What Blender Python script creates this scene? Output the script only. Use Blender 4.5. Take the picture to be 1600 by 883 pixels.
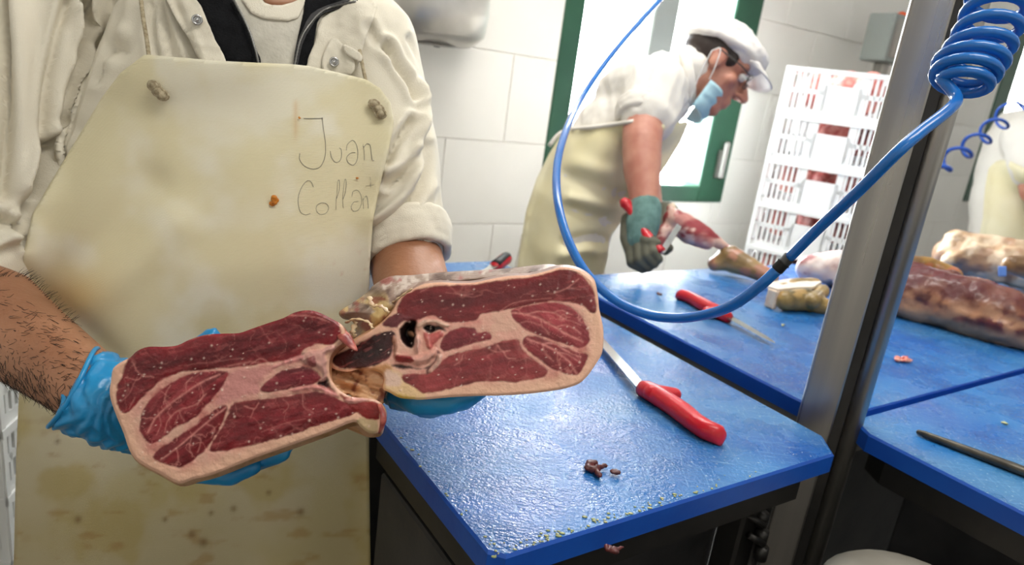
import bpy, bmesh, math, random
import numpy as np
from mathutils import Vector, Matrix
from mathutils.bvhtree import BVHTree
random.seed(7); RNG = np.random.default_rng(11)
for _o in list(bpy.data.objects): bpy.data.objects.remove(_o)
SC = bpy.context.scene; COL = SC.collection
# ---------------------------------------------------------------- camera
F = 1085.0; CX, CY = 800.0, 441.5; HC = 1.30
_p, _r = math.radians(16.3), math.radians(7.7)
FW = np.array([0, math.cos(_p), -math.sin(_p)]); _R0 = np.array([1.0, 0, 0]); _U0 = np.cross(_R0, FW)
RT = math.cos(_r)*_R0 + math.sin(_r)*_U0; UP = -math.sin(_r)*_R0 + math.cos(_r)*_U0
CAMP = np.array([0, 0, HC])
cam = bpy.data.cameras.new('camera'); camo = bpy.data.objects.new('camera', cam); COL.objects.link(camo)
M = Matrix.Identity(4)
for i in range(3):
    M[i][0] = RT[i]; M[i][1] = UP[i]; M[i][2] = -FW[i]; M[i][3] = CAMP[i]
camo.matrix_world = M
cam.sensor_width = 36; cam.lens = F/1600*36; cam.clip_start = 0.05; cam.clip_end = 100
cam.dof.use_dof = True; cam.dof.focus_distance = 0.66; cam.dof.aperture_fstop = 6.5
SC.camera = camo
# ---------------------------------------------------------------- world, lamps, exposure
wd = bpy.data.worlds.new('overcast_sky'); SC.world = wd; wd.use_nodes = True
bg = wd.node_tree.nodes['Background']; bg.inputs[0].default_value = (0.93, 0.97, 1.0, 1); bg.inputs[1].default_value = 28.0
SC.view_settings.view_transform = 'Standard'; SC.view_settings.look = 'None'
SC.view_settings.exposure = 0.6; SC.view_settings.gamma = 1; SC.view_settings.use_curve_mapping = False
def area(name, loc, target, sx, sy, power, col=(1, 1, 1)):
    l = bpy.data.lights.new(name, 'AREA'); l.shape = 'RECTANGLE'; l.size = sx; l.size_y = sy; l.energy = power; l.color = col
    o = bpy.data.objects.new(name, l); COL.objects.link(o); o.location = loc
    o.rotation_euler = (Vector(target)-Vector(loc)).to_track_quat('-Z', 'Y').to_euler(); return o
area('ceiling_tube_lamp', (0.75, 0.15, 2.74), (0.75, 0.15, 0), 1.3, 0.35, 15, (1.0, 0.95, 0.86))
area('ceiling_tube_lamp', (0.6, -1.6, 2.74), (0.6, -1.6, 0), 1.3, 0.35, 5, (1.0, 0.95, 0.86))
area('ceiling_tube_lamp', (0.2, 1.75, 2.74), (0.2, 1.75, 0), 1.3, 0.35, 17, (1.0, 0.96, 0.90))
# ---------------------------------------------------------------- helpers
def px(x, y, d): return CAMP + (FW + RT*((x-CX)/F) + UP*((CY-y)/F))*d
def pz(x, y, z):
    d = FW + RT*((x-CX)/F) + UP*((CY-y)/F); return CAMP + d*((z-HC)/d[2])
def pxa(x, y, d):
    x, y, d = [np.asarray(a, float) for a in (x, y, d)]
    return CAMP + (FW + RT*((x-CX)/F)[..., None] + UP*((CY-y)/F)[..., None])*d[..., None]
def lin(c):
    c = np.asarray(c, float)/255.0
    return np.where(c <= 0.04045, c/12.92, ((c+0.055)/1.055)**2.4)
def rgba(c): return tuple(float(v) for v in lin(c)) + (1.0,)
def _hash(ix, iy, iz):
    h = (ix*374761393 + iy*668265263 + iz*2147483647 + 1013904223) & 0xffffffff
    h = ((h ^ (h >> 13))*1274126177) & 0xffffffff
    return ((h ^ (h >> 16)) & 0xffff)/65535.0
def vnoise(p):
    p = np.asarray(p, float); i = np.floor(p).astype(np.int64); f = p-i; f = f*f*(3-2*f); r = 0
    for dx in (0, 1):
        for dy in (0, 1):
            for dz in (0, 1):
                w = (f[:, 0] if dx else 1-f[:, 0])*(f[:, 1] if dy else 1-f[:, 1])*(f[:, 2] if dz else 1-f[:, 2])
                r = r + w*_hash(i[:, 0]+dx, i[:, 1]+dy, i[:, 2]+dz)
    return r
def fbm(p, freq=1.0, octv=4, seed=0):
    p = np.asarray(p, float)
    if p.shape[1] == 2: p = np.c_[p, np.zeros(len(p))]
    a, s, t = 1.0, 0, 0
    for o in range(octv):
        s = s + a*vnoise(p*freq*(2**o) + seed*17.3 + o*5.1); t += a; a *= 0.5
    return s/t
def sstep(a, b, x):
    t = np.clip((x-a)/(b-a), 0, 1); return t*t*(3-2*t)
def mixc(a, b, t): return a*(1-t[:, None]) + np.asarray(b)*t[:, None]
MATS = {}
def mat(name, c1, c2=None, rough=0.5, metal=0.0, nscale=8, bump=0.0, bscale=60, spec=0.5, stretch=None, sss=0.0, rvar=0.0, trans=0.0, alpha=1.0, lo=0.35, hi=0.65, coat=0.0, det=4):
    m = bpy.data.materials.new(name); m.use_nodes = True; nt = m.node_tree; b = nt.nodes['Principled BSDF']
    b.inputs['Base Color'].default_value = rgba(c1); b.inputs['Roughness'].default_value = rough; b.inputs['Metallic'].default_value = metal
    b.inputs['Specular IOR Level'].default_value = spec; b.inputs['Coat Weight'].default_value = coat; b.inputs['Coat Roughness'].default_value = 0.15
    if trans: b.inputs['Transmission Weight'].default_value = trans
    if alpha < 1: b.inputs['Alpha'].default_value = alpha
    if sss: b.inputs['Subsurface Weight'].default_value = sss; b.inputs['Subsurface Radius'].default_value = (0.01, 0.004, 0.002)
    tc = nt.nodes.new('ShaderNodeTexCoord'); mp = nt.nodes.new('ShaderNodeMapping'); nt.links.new(tc.outputs['Object'], mp.inputs[0])
    if stretch: mp.inputs['Scale'].default_value = stretch
    if c2 is not None or rvar:
        n = nt.nodes.new('ShaderNodeTexNoise'); n.inputs['Scale'].default_value = nscale; n.inputs['Detail'].default_value = det; nt.links.new(mp.outputs[0], n.inputs['Vector'])
        r = nt.nodes.new('ShaderNodeMapRange'); r.inputs[1].default_value = lo; r.inputs[2].default_value = hi; nt.links.new(n.outputs[0], r.inputs[0])
        if c2 is not None:
            mx = nt.nodes.new('ShaderNodeMix'); mx.data_type = 'RGBA'; mx.inputs[6].default_value = rgba(c1); mx.inputs[7].default_value = rgba(c2)
            nt.links.new(r.outputs[0], mx.inputs[0]); nt.links.new(mx.outputs[2], b.inputs['Base Color'])
        if rvar:
            r2 = nt.nodes.new('ShaderNodeMapRange'); r2.inputs[1].default_value = lo; r2.inputs[2].default_value = hi
            r2.inputs[3].default_value = max(0.02, rough-rvar); r2.inputs[4].default_value = min(1, rough+rvar)
            nt.links.new(n.outputs[0], r2.inputs[0]); nt.links.new(r2.outputs[0], b.inputs['Roughness'])
    if bump:
        n2 = nt.nodes.new('ShaderNodeTexNoise'); n2.inputs['Scale'].default_value = bscale; n2.inputs['Detail'].default_value = 3; nt.links.new(mp.outputs[0], n2.inputs['Vector'])
        bp = nt.nodes.new('ShaderNodeBump'); bp.inputs['Strength'].default_value = bump; bp.inputs['Distance'].default_value = 0.002
        nt.links.new(n2.outputs[0], bp.inputs['Height']); nt.links.new(bp.outputs[0], b.inputs['Normal'])
    MATS[name] = m; return m
def cmat(name, rough=0.4, bump=0.15, bscale=400, spec=0.5, coat=0.0, sss=0.0):
    """colour attribute 'Col' carries the thing's own colours"""
    m = mat(name, (200, 200, 200), rough=rough, bump=bump, bscale=bscale, spec=spec, coat=coat, sss=sss); nt = m.node_tree
    a = nt.nodes.new('ShaderNodeAttribute'); a.attribute_name = 'Col'
    nt.links.new(a.outputs['Color'], nt.nodes['Principled BSDF'].inputs['Base Color']); return m
ORG = {}
def org(o): return ORG.get(o.name, np.zeros(3)) if o is not None else np.zeros(3)
def tag(o, label=None, cat=None, group=None, kind=None):
    if label: o['label'] = label
    if cat: o['category'] = cat
    if group: o['group'] = group
    if kind: o['kind'] = kind
    return o
def thing(name, loc, label, cat, group=None, kind=None):
    o = bpy.data.objects.new(name, None); COL.objects.link(o); o.location = tuple(loc); o.empty_display_size = 0.05
    ORG[o.name] = np.array(loc, float); return tag(o, label, cat, group, kind)
def obj(name, V, Fc, m, parent=None, cols=None, smooth=True, loc=None):
    """vertices in world coordinates; a top-level mesh gets its origin at loc (or its base centre)"""
    V = np.asarray(V, float)
    if parent is not None: L = org(parent)
    else:
        L = np.array(loc, float) if loc is not None else np.array([(V[:, 0].min()+V[:, 0].max())/2, (V[:, 1].min()+V[:, 1].max())/2, V[:, 2].min()])
    me = bpy.data.meshes.new(name); me.from_pydata((V-L).tolist(), [], [list(map(int, f)) for f in Fc])
    if cols is not None:
        ca = me.color_attributes.new('Col', 'FLOAT_COLOR', 'POINT')
        ca.data.foreach_set('color', np.c_[cols, np.ones(len(cols))].astype(np.float32).ravel())
    me.validate(); me.update()
    if smooth: me.polygons.foreach_set('use_smooth', [True]*len(me.polygons))
    if m is not None: me.materials.append(MATS[m] if isinstance(m, str) else m)
    o = bpy.data.objects.new(name, me); COL.objects.link(o)
    if parent is not None: o.parent = parent
    else: o.location = tuple(L)
    ORG[o.name] = L; return o
class MB:
    def __init__(s): s.V = []; s.F = []
    def add(s, V, Fc):
        n = len(s.V); s.V += [tuple(map(float, v)) for v in V]; s.F += [[i+n for i in f] for f in Fc]; return s
    def box(s, c, size, ax=None, bev=0.0):
        """ax: three axes (rows); size full lengths"""
        c = np.array(c, float); h = np.array(size, float)/2; ax = np.eye(3) if ax is None else np.array(ax, float)
        if bev <= 0:
            V = [c + ax[0]*h[0]*i + ax[1]*h[1]*j + ax[2]*h[2]*k for i in (-1, 1) for j in (-1, 1) for k in (-1, 1)]
            return s.add(V, [(0, 1, 3, 2), (4, 6, 7, 5), (0, 4, 5, 1), (2, 3, 7, 6), (0, 2, 6, 4), (1, 5, 7, 3)])
        V = []; b = min(bev, *(h*0.95))
        idx = {}
        for i in (-1, 1):
            for j in (-1, 1):
                for k in (-1, 1):
                    for a in range(3):
                        q = np.array([i, j, k])*(h-b); q[a] = np.array([i, j, k])[a]*h[a]
                        idx[(i, j, k, a)] = len(V); V.append(c + ax[0]*q[0] + ax[1]*q[1] + ax[2]*q[2])
        Fs = []
        for a in range(3):
            b1, c1 = (a+1) % 3, (a+2) % 3
            for sg in (-1, 1):
                f = []
                for (u, v) in ((-1, -1), (1, -1), (1, 1), (-1, 1)):
                    q = [0, 0, 0]; q[a] = sg; q[b1] = u; q[c1] = v; f.append(idx[(*q, a)])
                Fs.append(f if sg > 0 else f[::-1])
        for a in range(3):
            b1, c1 = (a+1) % 3, (a+2) % 3
            for u in (-1, 1):
                for v in (-1, 1):
                    q = [0, 0, 0]; q[b1] = u; q[c1] = v; q0 = list(q); q1 = list(q); q0[a] = -1; q1[a] = 1
                    f = [idx[(*q0, b1)], idx[(*q1, b1)], idx[(*q1, c1)], idx[(*q0, c1)]]; Fs.append(f if u*v > 0 else f[::-1])
        for i in (-1, 1):
            for j in (-1, 1):
                for k in (-1, 1):
                    f = [idx[(i, j, k, 0)], idx[(i, j, k, 1)], idx[(i, j, k, 2)]]; Fs.append(f if i*j*k > 0 else f[::-1])
        return s.add(V, Fs)
    def tube(s, P, R, n=10, cap=True, flat=1.0, upv=None):
        """tube along points P with radii R; flat squashes the second axis"""
        P = np.array(P, float); R = np.broadcast_to(np.array(R, float), (len(P),)); V = []; 
        T = np.gradient(P, axis=0); T /= np.linalg.norm(T, axis=1)[:, None]+1e-12
        nrm = np.array(upv, float) if upv is not None else (np.array([0, 0, 1.0]) if abs(T[0][2]) < 0.9 else np.array([1.0, 0, 0]))
        for i in range(len(P)):
            nrm = nrm - T[i]*(nrm@T[i]); nrm /= np.linalg.norm(nrm)+1e-12; b = np.cross(T[i], nrm)
            for k in range(n):
                a = 2*math.pi*k/n; V.append(P[i] + R[i]*(math.cos(a)*b + flat*math.sin(a)*nrm))
        Fs = [(i*n+k, i*n+(k+1) % n, (i+1)*n+(k+1) % n, (i+1)*n+k) for i in range(len(P)-1) for k in range(n)]
        if cap:
            Fs.append(list(range(n))[::-1]); Fs.append([(len(P)-1)*n+k for k in range(n)])
        return s.add(V, Fs)
    def ell(s, c, r, ax=None, nu=20, nv=12):
        c = np.array(c, float); ax = np.eye(3) if ax is None else np.array(ax, float); V = []
        for j in range(1, nv):
            t = math.pi*j/nv
            for i in range(nu):
                a = 2*math.pi*i/nu; q = (r[0]*math.sin(t)*math.cos(a), r[1]*math.sin(t)*math.sin(a), r[2]*math.cos(t))
                V.append(c + ax[0]*q[0] + ax[1]*q[1] + ax[2]*q[2])
        V.append(c + ax[2]*r[2]); V.append(c - ax[2]*r[2]); T, B = len(V)-2, len(V)-1; Fs = []
        for j in range(nv-2):
            for i in range(nu): Fs.append((j*nu+i, (j+1)*nu+i, (j+1)*nu+(i+1) % nu, j*nu+(i+1) % nu))
        for i in range(nu):
            Fs.append((T, i, (i+1) % nu)); Fs.append((B, (nv-2)*nu+(i+1) % nu, (nv-2)*nu+i))
        return s.add(V, Fs)
    def cap(s, p0, p1, r0, r1, n=16):
        p0 = np.array(p0, float); p1 = np.array(p1, float); d = p1-p0; L = np.linalg.norm(d)+1e-9; t = d/L; P = []; R = []
        for a in np.linspace(-90, 0, 6)[0:]: P.append(p0 + t*r0*math.sin(math.radians(a))); R.append(max(r0*math.cos(math.radians(a)), 1e-4))
        for a in np.linspace(0, 90, 6): P.append(p1 + t*r1*math.sin(math.radians(a))); R.append(max(r1*math.cos(math.radians(a)), 1e-4))
        return s.tube(P, R, n)
    def chain(s, pts, rad, n=16):
        for i in range(len(pts)-1): s.cap(pts[i], pts[i+1], rad[i], rad[i+1], n)
        return s
    def prism(s, poly, z0, z1, bev=0.0):
        """vertical prism over a ccw xy polygon, with a small top chamfer"""
        poly = np.array(poly, float); n = len(poly); c = poly.mean(0)
        dirs = (poly-c)/np.linalg.norm(poly-c, axis=1)[:, None]; ins = poly-dirs*bev
        V = [(*p, z0) for p in poly] + [(*p, z1-bev) for p in poly] + [(*p, z1) for p in ins]
        Fs = [list(range(n))[::-1], [2*n+i for i in range(n)]]
        for k in (0, 1):
            for i in range(n): Fs.append((k*n+i, k*n+(i+1) % n, (k+1)*n+(i+1) % n, (k+1)*n+i))
        return s.add(V, Fs)
    def build(s, name, m, parent=None, smooth=False, **k): return obj(name, s.V, s.F, m, parent, smooth=smooth, **k)
def evaluated(o):
    dg = bpy.context.evaluated_depsgraph_get(); dg.update(); e = o.evaluated_get(dg); me = e.to_mesh()
    V = np.empty(len(me.vertices)*3); me.vertices.foreach_get('co', V); V = V.reshape(-1, 3)
    Fs = [tuple(p.vertices) for p in me.polygons]; e.to_mesh_clear(); return V, Fs
def normals(V, Fs):
    me = bpy.data.meshes.new('tmp'); me.from_pydata(V.tolist(), [], Fs); me.update()
    N = np.empty(len(V)*3); me.vertices.foreach_get('normal', N); bpy.data.meshes.remove(me); return N.reshape(-1, 3)
def voxel(mb, vox, smooth=6, factor=0.5):
    """union of the shapes in mb as one continuous skin"""
    me = bpy.data.meshes.new('tmp'); me.from_pydata(mb.V, [], mb.F); me.update(); o = bpy.data.objects.new('tmp', me); COL.objects.link(o)
    r = o.modifiers.new('r', 'REMESH'); r.mode = 'VOXEL'; r.voxel_size = vox
    if smooth: sm = o.modifiers.new('s', 'SMOOTH'); sm.factor = factor; sm.iterations = smooth
    V, Fs = evaluated(o); bpy.data.objects.remove(o); bpy.data.meshes.remove(me); return V, Fs
def catmull(P, n=8):
    P = [np.array(p, float) for p in P]; P = [2*P[0]-P[1]] + P + [2*P[-1]-P[-2]]; out = []
    for i in range(1, len(P)-2):
        for k in range(n):
            t = k/n; a, b, c, d = P[i-1:i+3]
            out.append(0.5*((2*b) + (c-a)*t + (2*a-5*b+4*c-d)*t*t + (3*b-a-3*c+d)*t**3))
    out.append(P[-2]); return np.array(out)
def closed_catmull(P, n=4):
    P = np.array(P, float); m = len(P); out = []
    for i in range(m):
        a, b, c, d = P[(i-1) % m], P[i], P[(i+1) % m], P[(i+2) % m]
        for k in range(n):
            t = k/n; out.append(0.5*((2*b) + (c-a)*t + (2*a-5*b+4*c-d)*t*t + (3*b-a-3*c+d)*t**3))
    return np.array(out)
def seg_dist(Q, P, closed=True):
    """distance, nearest point and parameter from points Q to a polyline P"""
    best = np.full(len(Q), 1e9); near = np.zeros((len(Q), 2)); m = len(P)
    for i in range(m if closed else m-1):
        a, b = P[i], P[(i+1) % m]; ab = b-a; t = np.clip(((Q-a)@ab)/(ab@ab+1e-12), 0, 1); q = a + t[:, None]*ab
        d = np.hypot(*(Q-q).T); k = d < best; best[k] = d[k]; near[k] = q[k]
    return best, near
def inside(Q, P):
    r = np.zeros(len(Q), bool); m = len(P); x, y = Q[:, 0], Q[:, 1]
    for i in range(m):
        (x0, y0), (x1, y1) = P[i], P[(i+1) % m]
        c = ((y0 > y) != (y1 > y)); r ^= c & (x < (x1-x0)*(y-y0)/((y1-y0) if y1 != y0 else 1e-9) + x0)
    return r
def sdist(Q, P):
    d, _ = seg_dist(Q, P); return np.where(inside(Q, P), -d, d)
def grid_in(poly, step):
    """quad grid clipped to a polygon, boundary verts snapped to the outline"""
    poly = np.array(poly, float); x0, y0 = poly.min(0)-step; x1, y1 = poly.max(0)+step
    xs = np.arange(x0, x1, step); ys = np.arange(y0, y1, step); X, Y = np.meshgrid(xs, ys); Q = np.c_[X.ravel(), Y.ravel()]; ins = inside(Q, poly)
    nx, ny = len(xs), len(ys); I = np.arange(nx*ny).reshape(ny, nx)
    f = np.stack([I[:-1, :-1], I[:-1, 1:], I[1:, 1:], I[1:, :-1]], -1).reshape(-1, 4); f = f[ins[f].sum(1) >= 3]
    used = np.unique(f); mp = -np.ones(nx*ny, int); mp[used] = np.arange(len(used)); f = mp[f]; Q = Q[used]
    e = np.sort(np.concatenate([f[:, [0, 1]], f[:, [1, 2]], f[:, [2, 3]], f[:, [3, 0]]]), 1)
    u, c = np.unique(e, axis=0, return_counts=True); bd = np.unique(u[c == 1]); _, nr = seg_dist(Q[bd], poly); Q[bd] = nr
    be = u[c == 1]; nb = {}
    for a, b in be: nb.setdefault(a, []).append(b); nb.setdefault(b, []).append(a)
    return Q, f, nb
def loop_of(nb):
    left = set(nb); best = []
    while left:
        s = next(iter(left)); lp = [s]; left.discard(s); cur = s
        while True:
            nx = [k for k in nb[cur] if k in left]
            if not nx: break
            cur = nx[0]; lp.append(cur); left.discard(cur)
        if len(lp) > len(best): best = lp
    return best
def R3(deg): return math.radians(deg)
ANG = R3(34.6); TU = np.array([math.cos(ANG), math.sin(ANG), 0]); TV = np.array([-math.sin(ANG), math.cos(ANG), 0]); ZZ = np.array([0, 0, 1.0])
TABAX = [TU, TV, ZZ]; TZ = 0.90
# ---------------------------------------------------------------- materials
mat('wall_tile', (236, 233, 226), (230, 227, 220), rough=0.35, nscale=3, spec=0.4)
mat('grout', (230, 227, 220), rough=0.9)
mat('ceiling_paint', (235, 233, 228), rough=0.8)
mat('floor_resin', (70, 67, 64), (56, 53, 52), rough=0.5, nscale=6)
mat('green_frame', (34, 74, 56), (44, 84, 64), rough=0.35, nscale=4, bump=0.05, bscale=90)
mat('grey_frame', (150, 156, 152), rough=0.35)
mat('steel', (176, 172, 166), (150, 147, 142), rough=0.33, metal=0.9, nscale=30, stretch=(1, 1, 0.03), rvar=0.06)
mat('steel_dark', (70, 68, 66), (54, 53, 52), rough=0.45, metal=0.7, nscale=8)
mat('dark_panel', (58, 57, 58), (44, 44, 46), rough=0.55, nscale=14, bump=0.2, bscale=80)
mat('rubber_black', (22, 22, 24), rough=0.6)
mat('chrome', (200, 200, 200), rough=0.18, metal=1.0)
mat('white_plastic', (238, 240, 240), (228, 230, 230), rough=0.4, nscale=6)
mat('hose_blue', (28, 112, 196), (24, 100, 184), rough=0.22, nscale=20, spec=0.6)
mat('hose_far', (44, 92, 190), rough=0.3)
mat('red_plastic', (206, 16, 38), (190, 12, 32), rough=0.28, nscale=30, bump=0.25, bscale=120, spec=0.6)
mat('blade', (205, 205, 200), (180, 180, 176), rough=0.25, metal=1.0, nscale=20)
mat('iron', (96, 92, 84), (70, 67, 62), rough=0.4, metal=0.85, nscale=30, stretch=(1, 1, 1))
mat('zipper', (120, 120, 118), rough=0.35, metal=0.8)
def board_mat():
    m = mat('blue_board', (22, 92, 186), rough=0.35); nt = m.node_tree; N = nt.nodes; L = nt.links; b = N['Principled BSDF']
    tc = N.new('ShaderNodeTexCoord')
    def noise(scale, det=4, st=(1, 1, 1), rz=0):
        mp = N.new('ShaderNodeMapping'); mp.inputs['Scale'].default_value = st; mp.inputs['Rotation'].default_value = (0, 0, rz); L.new(tc.outputs['Object'], mp.inputs[0])
        n = N.new('ShaderNodeTexNoise'); n.inputs['Scale'].default_value = scale; n.inputs['Detail'].default_value = det; L.new(mp.outputs[0], n.inputs[0]); return n.outputs[0]
    def rng(v, a, b_, c=0, d=1):
        r = N.new('ShaderNodeMapRange'); r.inputs[1].default_value = a; r.inputs[2].default_value = b_; r.inputs[3].default_value = c; r.inputs[4].default_value = d; L.new(v, r.inputs[0]); return r.outputs[0]
    def mix(f, a, b_):
        x = N.new('ShaderNodeMix'); x.data_type = 'RGBA'; L.new(f, x.inputs[0])
        for s, v in ((6, a), (7, b_)):
            if isinstance(v, tuple): x.inputs[s].default_value = rgba(v)
            else: L.new(v, x.inputs[s])
        return x.outputs[2]
    c = mix(rng(noise(7, 5), .35, .7), (8, 80, 160), (36, 112, 176))
    c = mix(rng(noise(3.1, 4), .50, .72, 0, .7), c, (80, 132, 166))              # greenish grey patches
    sc = rng(noise(26, 2, (1, 22, 1), .5), .63, .70, 0, .55); sc2 = rng(noise(22, 2, (20, 1, 1), -.35), .64, .71, 0, .5)
    sp = rng(noise(260, 2), .64, .72, 0, .6)
    c = mix(sc, c, (120, 165, 205)); c = mix(sc2, c, (120, 165, 205)); c = mix(sp, c, (190, 210, 215)); L.new(c, b.inputs['Base Color'])
    L.new(rng(noise(14, 5), .35, .7, .16, .42), b.inputs['Roughness']); b.inputs['Specular IOR Level'].default_value = 0.55
    bp = N.new('ShaderNodeBump'); bp.inputs['Strength'].default_value = 0.38; bp.inputs['Distance'].default_value = 0.002
    ad = N.new('ShaderNodeMath'); ad.operation = 'ADD'; L.new(noise(120, 5, (1, 1.35, 1), .6), ad.inputs[0])
    ad2 = N.new('ShaderNodeMath'); ad2.operation = 'SUBTRACT'; L.new(ad.outputs[0], ad2.inputs[0]); L.new(sc, ad2.inputs[1]); L.new(noise(300, 2), ad.inputs[1])
    L.new(ad2.outputs[0], bp.inputs['Height']); L.new(bp.outputs[0], b.inputs['Normal']); return m
board_mat()
mat('board_side', (12, 72, 168), (16, 80, 176), rough=0.4, nscale=20, bump=0.1, bscale=120)
def glass_mat():
    m = bpy.data.materials.new('window_glass'); m.use_nodes = True; nt = m.node_tree; nt.nodes.clear(); o = nt.nodes.new('ShaderNodeOutputMaterial')
    t = nt.nodes.new('ShaderNodeBsdfTransparent'); g = nt.nodes.new('ShaderNodeBsdfGlossy'); g.inputs['Roughness'].default_value = 0.02; x = nt.nodes.new('ShaderNodeMixShader'); x.inputs[0].default_value = 0.06
    nt.links.new(t.outputs[0], x.inputs[1]); nt.links.new(g.outputs[0], x.inputs[2]); nt.links.new(x.outputs[0], o.inputs[0]); MATS['window_glass'] = m
glass_mat()
# ---------------------------------------------------------------- room
WA = R3(35); WW = np.array([math.cos(WA), math.sin(WA), 0]); WN = np.array([WW[1], -WW[0], 0]); WAX = [WW, WN, ZZ]
WP = px(700, 100, 2.2); WP[2] = 0
def wp(s, n, z): return WP + WW*s + WN*n + ZZ*z
CEIL = 2.8; S0, S1, DN = -2.2, 6.2, 5.6
def wbox(mb, s0, s1, n0, n1, z0, z1, bev=0): return mb.box(wp((s0+s1)/2, (n0+n1)/2, (z0+z1)/2), (s1-s0, n1-n0, z1-z0), WAX, bev)
WINS = [(0.42, 1.42, 0.89, 2.25), (3.66, 4.75, 0.93, 2.25)]
wb = MB(); edges = [S0, WINS[0][0], WINS[0][1], WINS[1][0], WINS[1][1], S1]
for a, b in ((0, 1), (2, 3), (4, 5)): wbox(wb, edges[a], edges[b], -0.25, 0, 0, CEIL)
for (a, b, z0, z1) in WINS: wbox(wb, a, b, -0.25, 0, 0, z0); wbox(wb, a, b, -0.25, 0, z1, CEIL)
wall = tag(wb.build('wall_back', 'grout', loc=wp(0, 0, 0)), 'white tiled back wall with two green framed windows', 'wall', kind='structure')
tag(wbox(MB(), S0, S1, -0.25, DN, -0.1, 0).build('floor', 'floor_resin'), 'dark grey resin floor of the cutting room', 'floor', kind='structure')
tag(wbox(MB(), S0, S1, -0.25, DN, CEIL, CEIL+0.1).build('ceiling', 'ceiling_paint'), 'white ceiling of the cutting room', 'ceiling', kind='structure')
tag(wbox(MB(), S0-0.2, S0, -0.25, DN, 0, CEIL).build('wall_left', 'wall_tile'), 'plain white side wall', 'wall', kind='structure')
tag(wbox(MB(), S1, S1+0.2, -0.25, DN, 0, CEIL).build('wall_right', 'wall_tile'), 'plain white side wall far right', 'wall', kind='structure')
tag(wbox(MB(), S0, S1, DN, DN+0.2, 0, CEIL).build('wall_front', 'wall_tile'), 'plain white wall behind the photographer', 'wall', kind='structure')
# tiles on the wall round the first window
TW, TH, TG = 0.45, 0.29, 0.0022; tme = {}
def tile(s0, s1, z0, z1):
    if s1-s0 < 0.02 or z1-z0 < 0.02: return
    k = (round(s1-s0, 3), round(z1-z0, 3))
    if k not in tme:
        mb = MB(); mb.box((0, 0, 0), (k[0]-TG, 0.008, k[1]-TG), WAX, 0.0015); o = obj('tile', mb.V, mb.F, 'wall_tile', wall, smooth=False, loc=None)
        o.data.transform(Matrix.Translation(tuple(wp(0, 0, 0)))); tme[k] = o.data
    else:
        o = bpy.data.objects.new('tile', tme[k]); COL.objects.link(o); o.parent = wall
    o.location = tuple(wp((s0+s1)/2, 0.002, (z0+z1)/2)-wp(0, 0, 0))
zs = [0.505, 0.795, 1.085, 1.375, 1.665, 1.955, 2.245]
for r in range(len(zs)-1):
    z0, z1 = zs[r], zs[r+1]; s = -1.25 + 0.14 - (0.225 if r % 2 else 0)
    while s < 3.64:
        a, b = s, min(s+TW, 3.66)
        w0, w1, wz0, wz1 = WINS[0]
        if z0 >= wz1 or z1 <= wz0: tile(a, b, z0, z1)
        elif z0 < wz0:
            if b <= w0 or a >= w1: tile(a, b, z0, z1)
            else:
                if a < w0: tile(a, w0, z0, z1)
                tile(max(a, w0), min(b, w1), z0, wz0)
                if b > w1: tile(w1, b, z0, z1)
        else:
            if a < w0: tile(a, min(b, w0), z0, z1)
            if b > w1: tile(max(a, w1), b, z0, z1)
        s += TW
def window(name, s0, s1, z0, z1, fl, fm, fr, fb, label):
    t = thing(name, wp((s0+s1)/2, 0, z0), label, 'window', kind='structure')
    mm = (s0+s1)/2
    for nm, a, b, c, d, m in (('frame_rail', s0, s0+fl, z0, z1, 'green_frame'), ('frame_rail', s1-fr, s1, z0, z1, 'green_frame'), ('frame_rail', s0+fl, s1-fr, z0, z0+fb, 'green_frame'), ('frame_rail', s0+fl, s1-fr, z1-fb, z1, 'green_frame')):
        wbox(MB(), a, b, -0.10, 0.012, c, d, 0.006).build(nm, m, t)
    if fm:
        wbox(MB(), fm[0], fm[1], -0.09, 0.008, z0+fb, z1-fb, 0.006).build('mullion', 'grey_frame', t)
        spans = [(s0+fl, fm[0]), (fm[1], s1-fr)]
    else: spans = [(s0+fl, s1-fr)]
    for a, b in spans: wbox(MB(), a, b, -0.06, -0.052, z0+fb, z1-fb).build('pane', 'window_glass', t)
    return t
w1 = window('window_1', *WINS[0], 0.085, (0.83, 0.955), 0.16, 0.07, 'bright double window with green frame and grey mullion behind the bending worker')
hb = wbox(MB(), 1.325, 1.352, 0.012, 0.03, 1.0, 1.12, 0.004); hb.box(wp(1.338, 0.045, 1.08), (0.02, 0.03, 0.16), WAX, 0.008); hb.build('window_handle', 'steel', w1)
w2 = window('window_2', *WINS[1], 0.17, None, 0.17, 0.16, 'bright window with dark green frame at the right edge')
for (a, b, z0, z1) in WINS:
    l = bpy.data.lights.new('window_portal', 'AREA'); l.shape = 'RECTANGLE'; l.size = b-a; l.size_y = z1-z0; l.cycles.is_portal = True
    o = bpy.data.objects.new('window_portal', l); COL.objects.link(o); o.location = tuple(wp((a+b)/2, -0.12, (z0+z1)/2))
    o.rotation_euler = Vector(tuple(WN)).to_track_quat('-Z', 'Y').to_euler()
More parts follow.
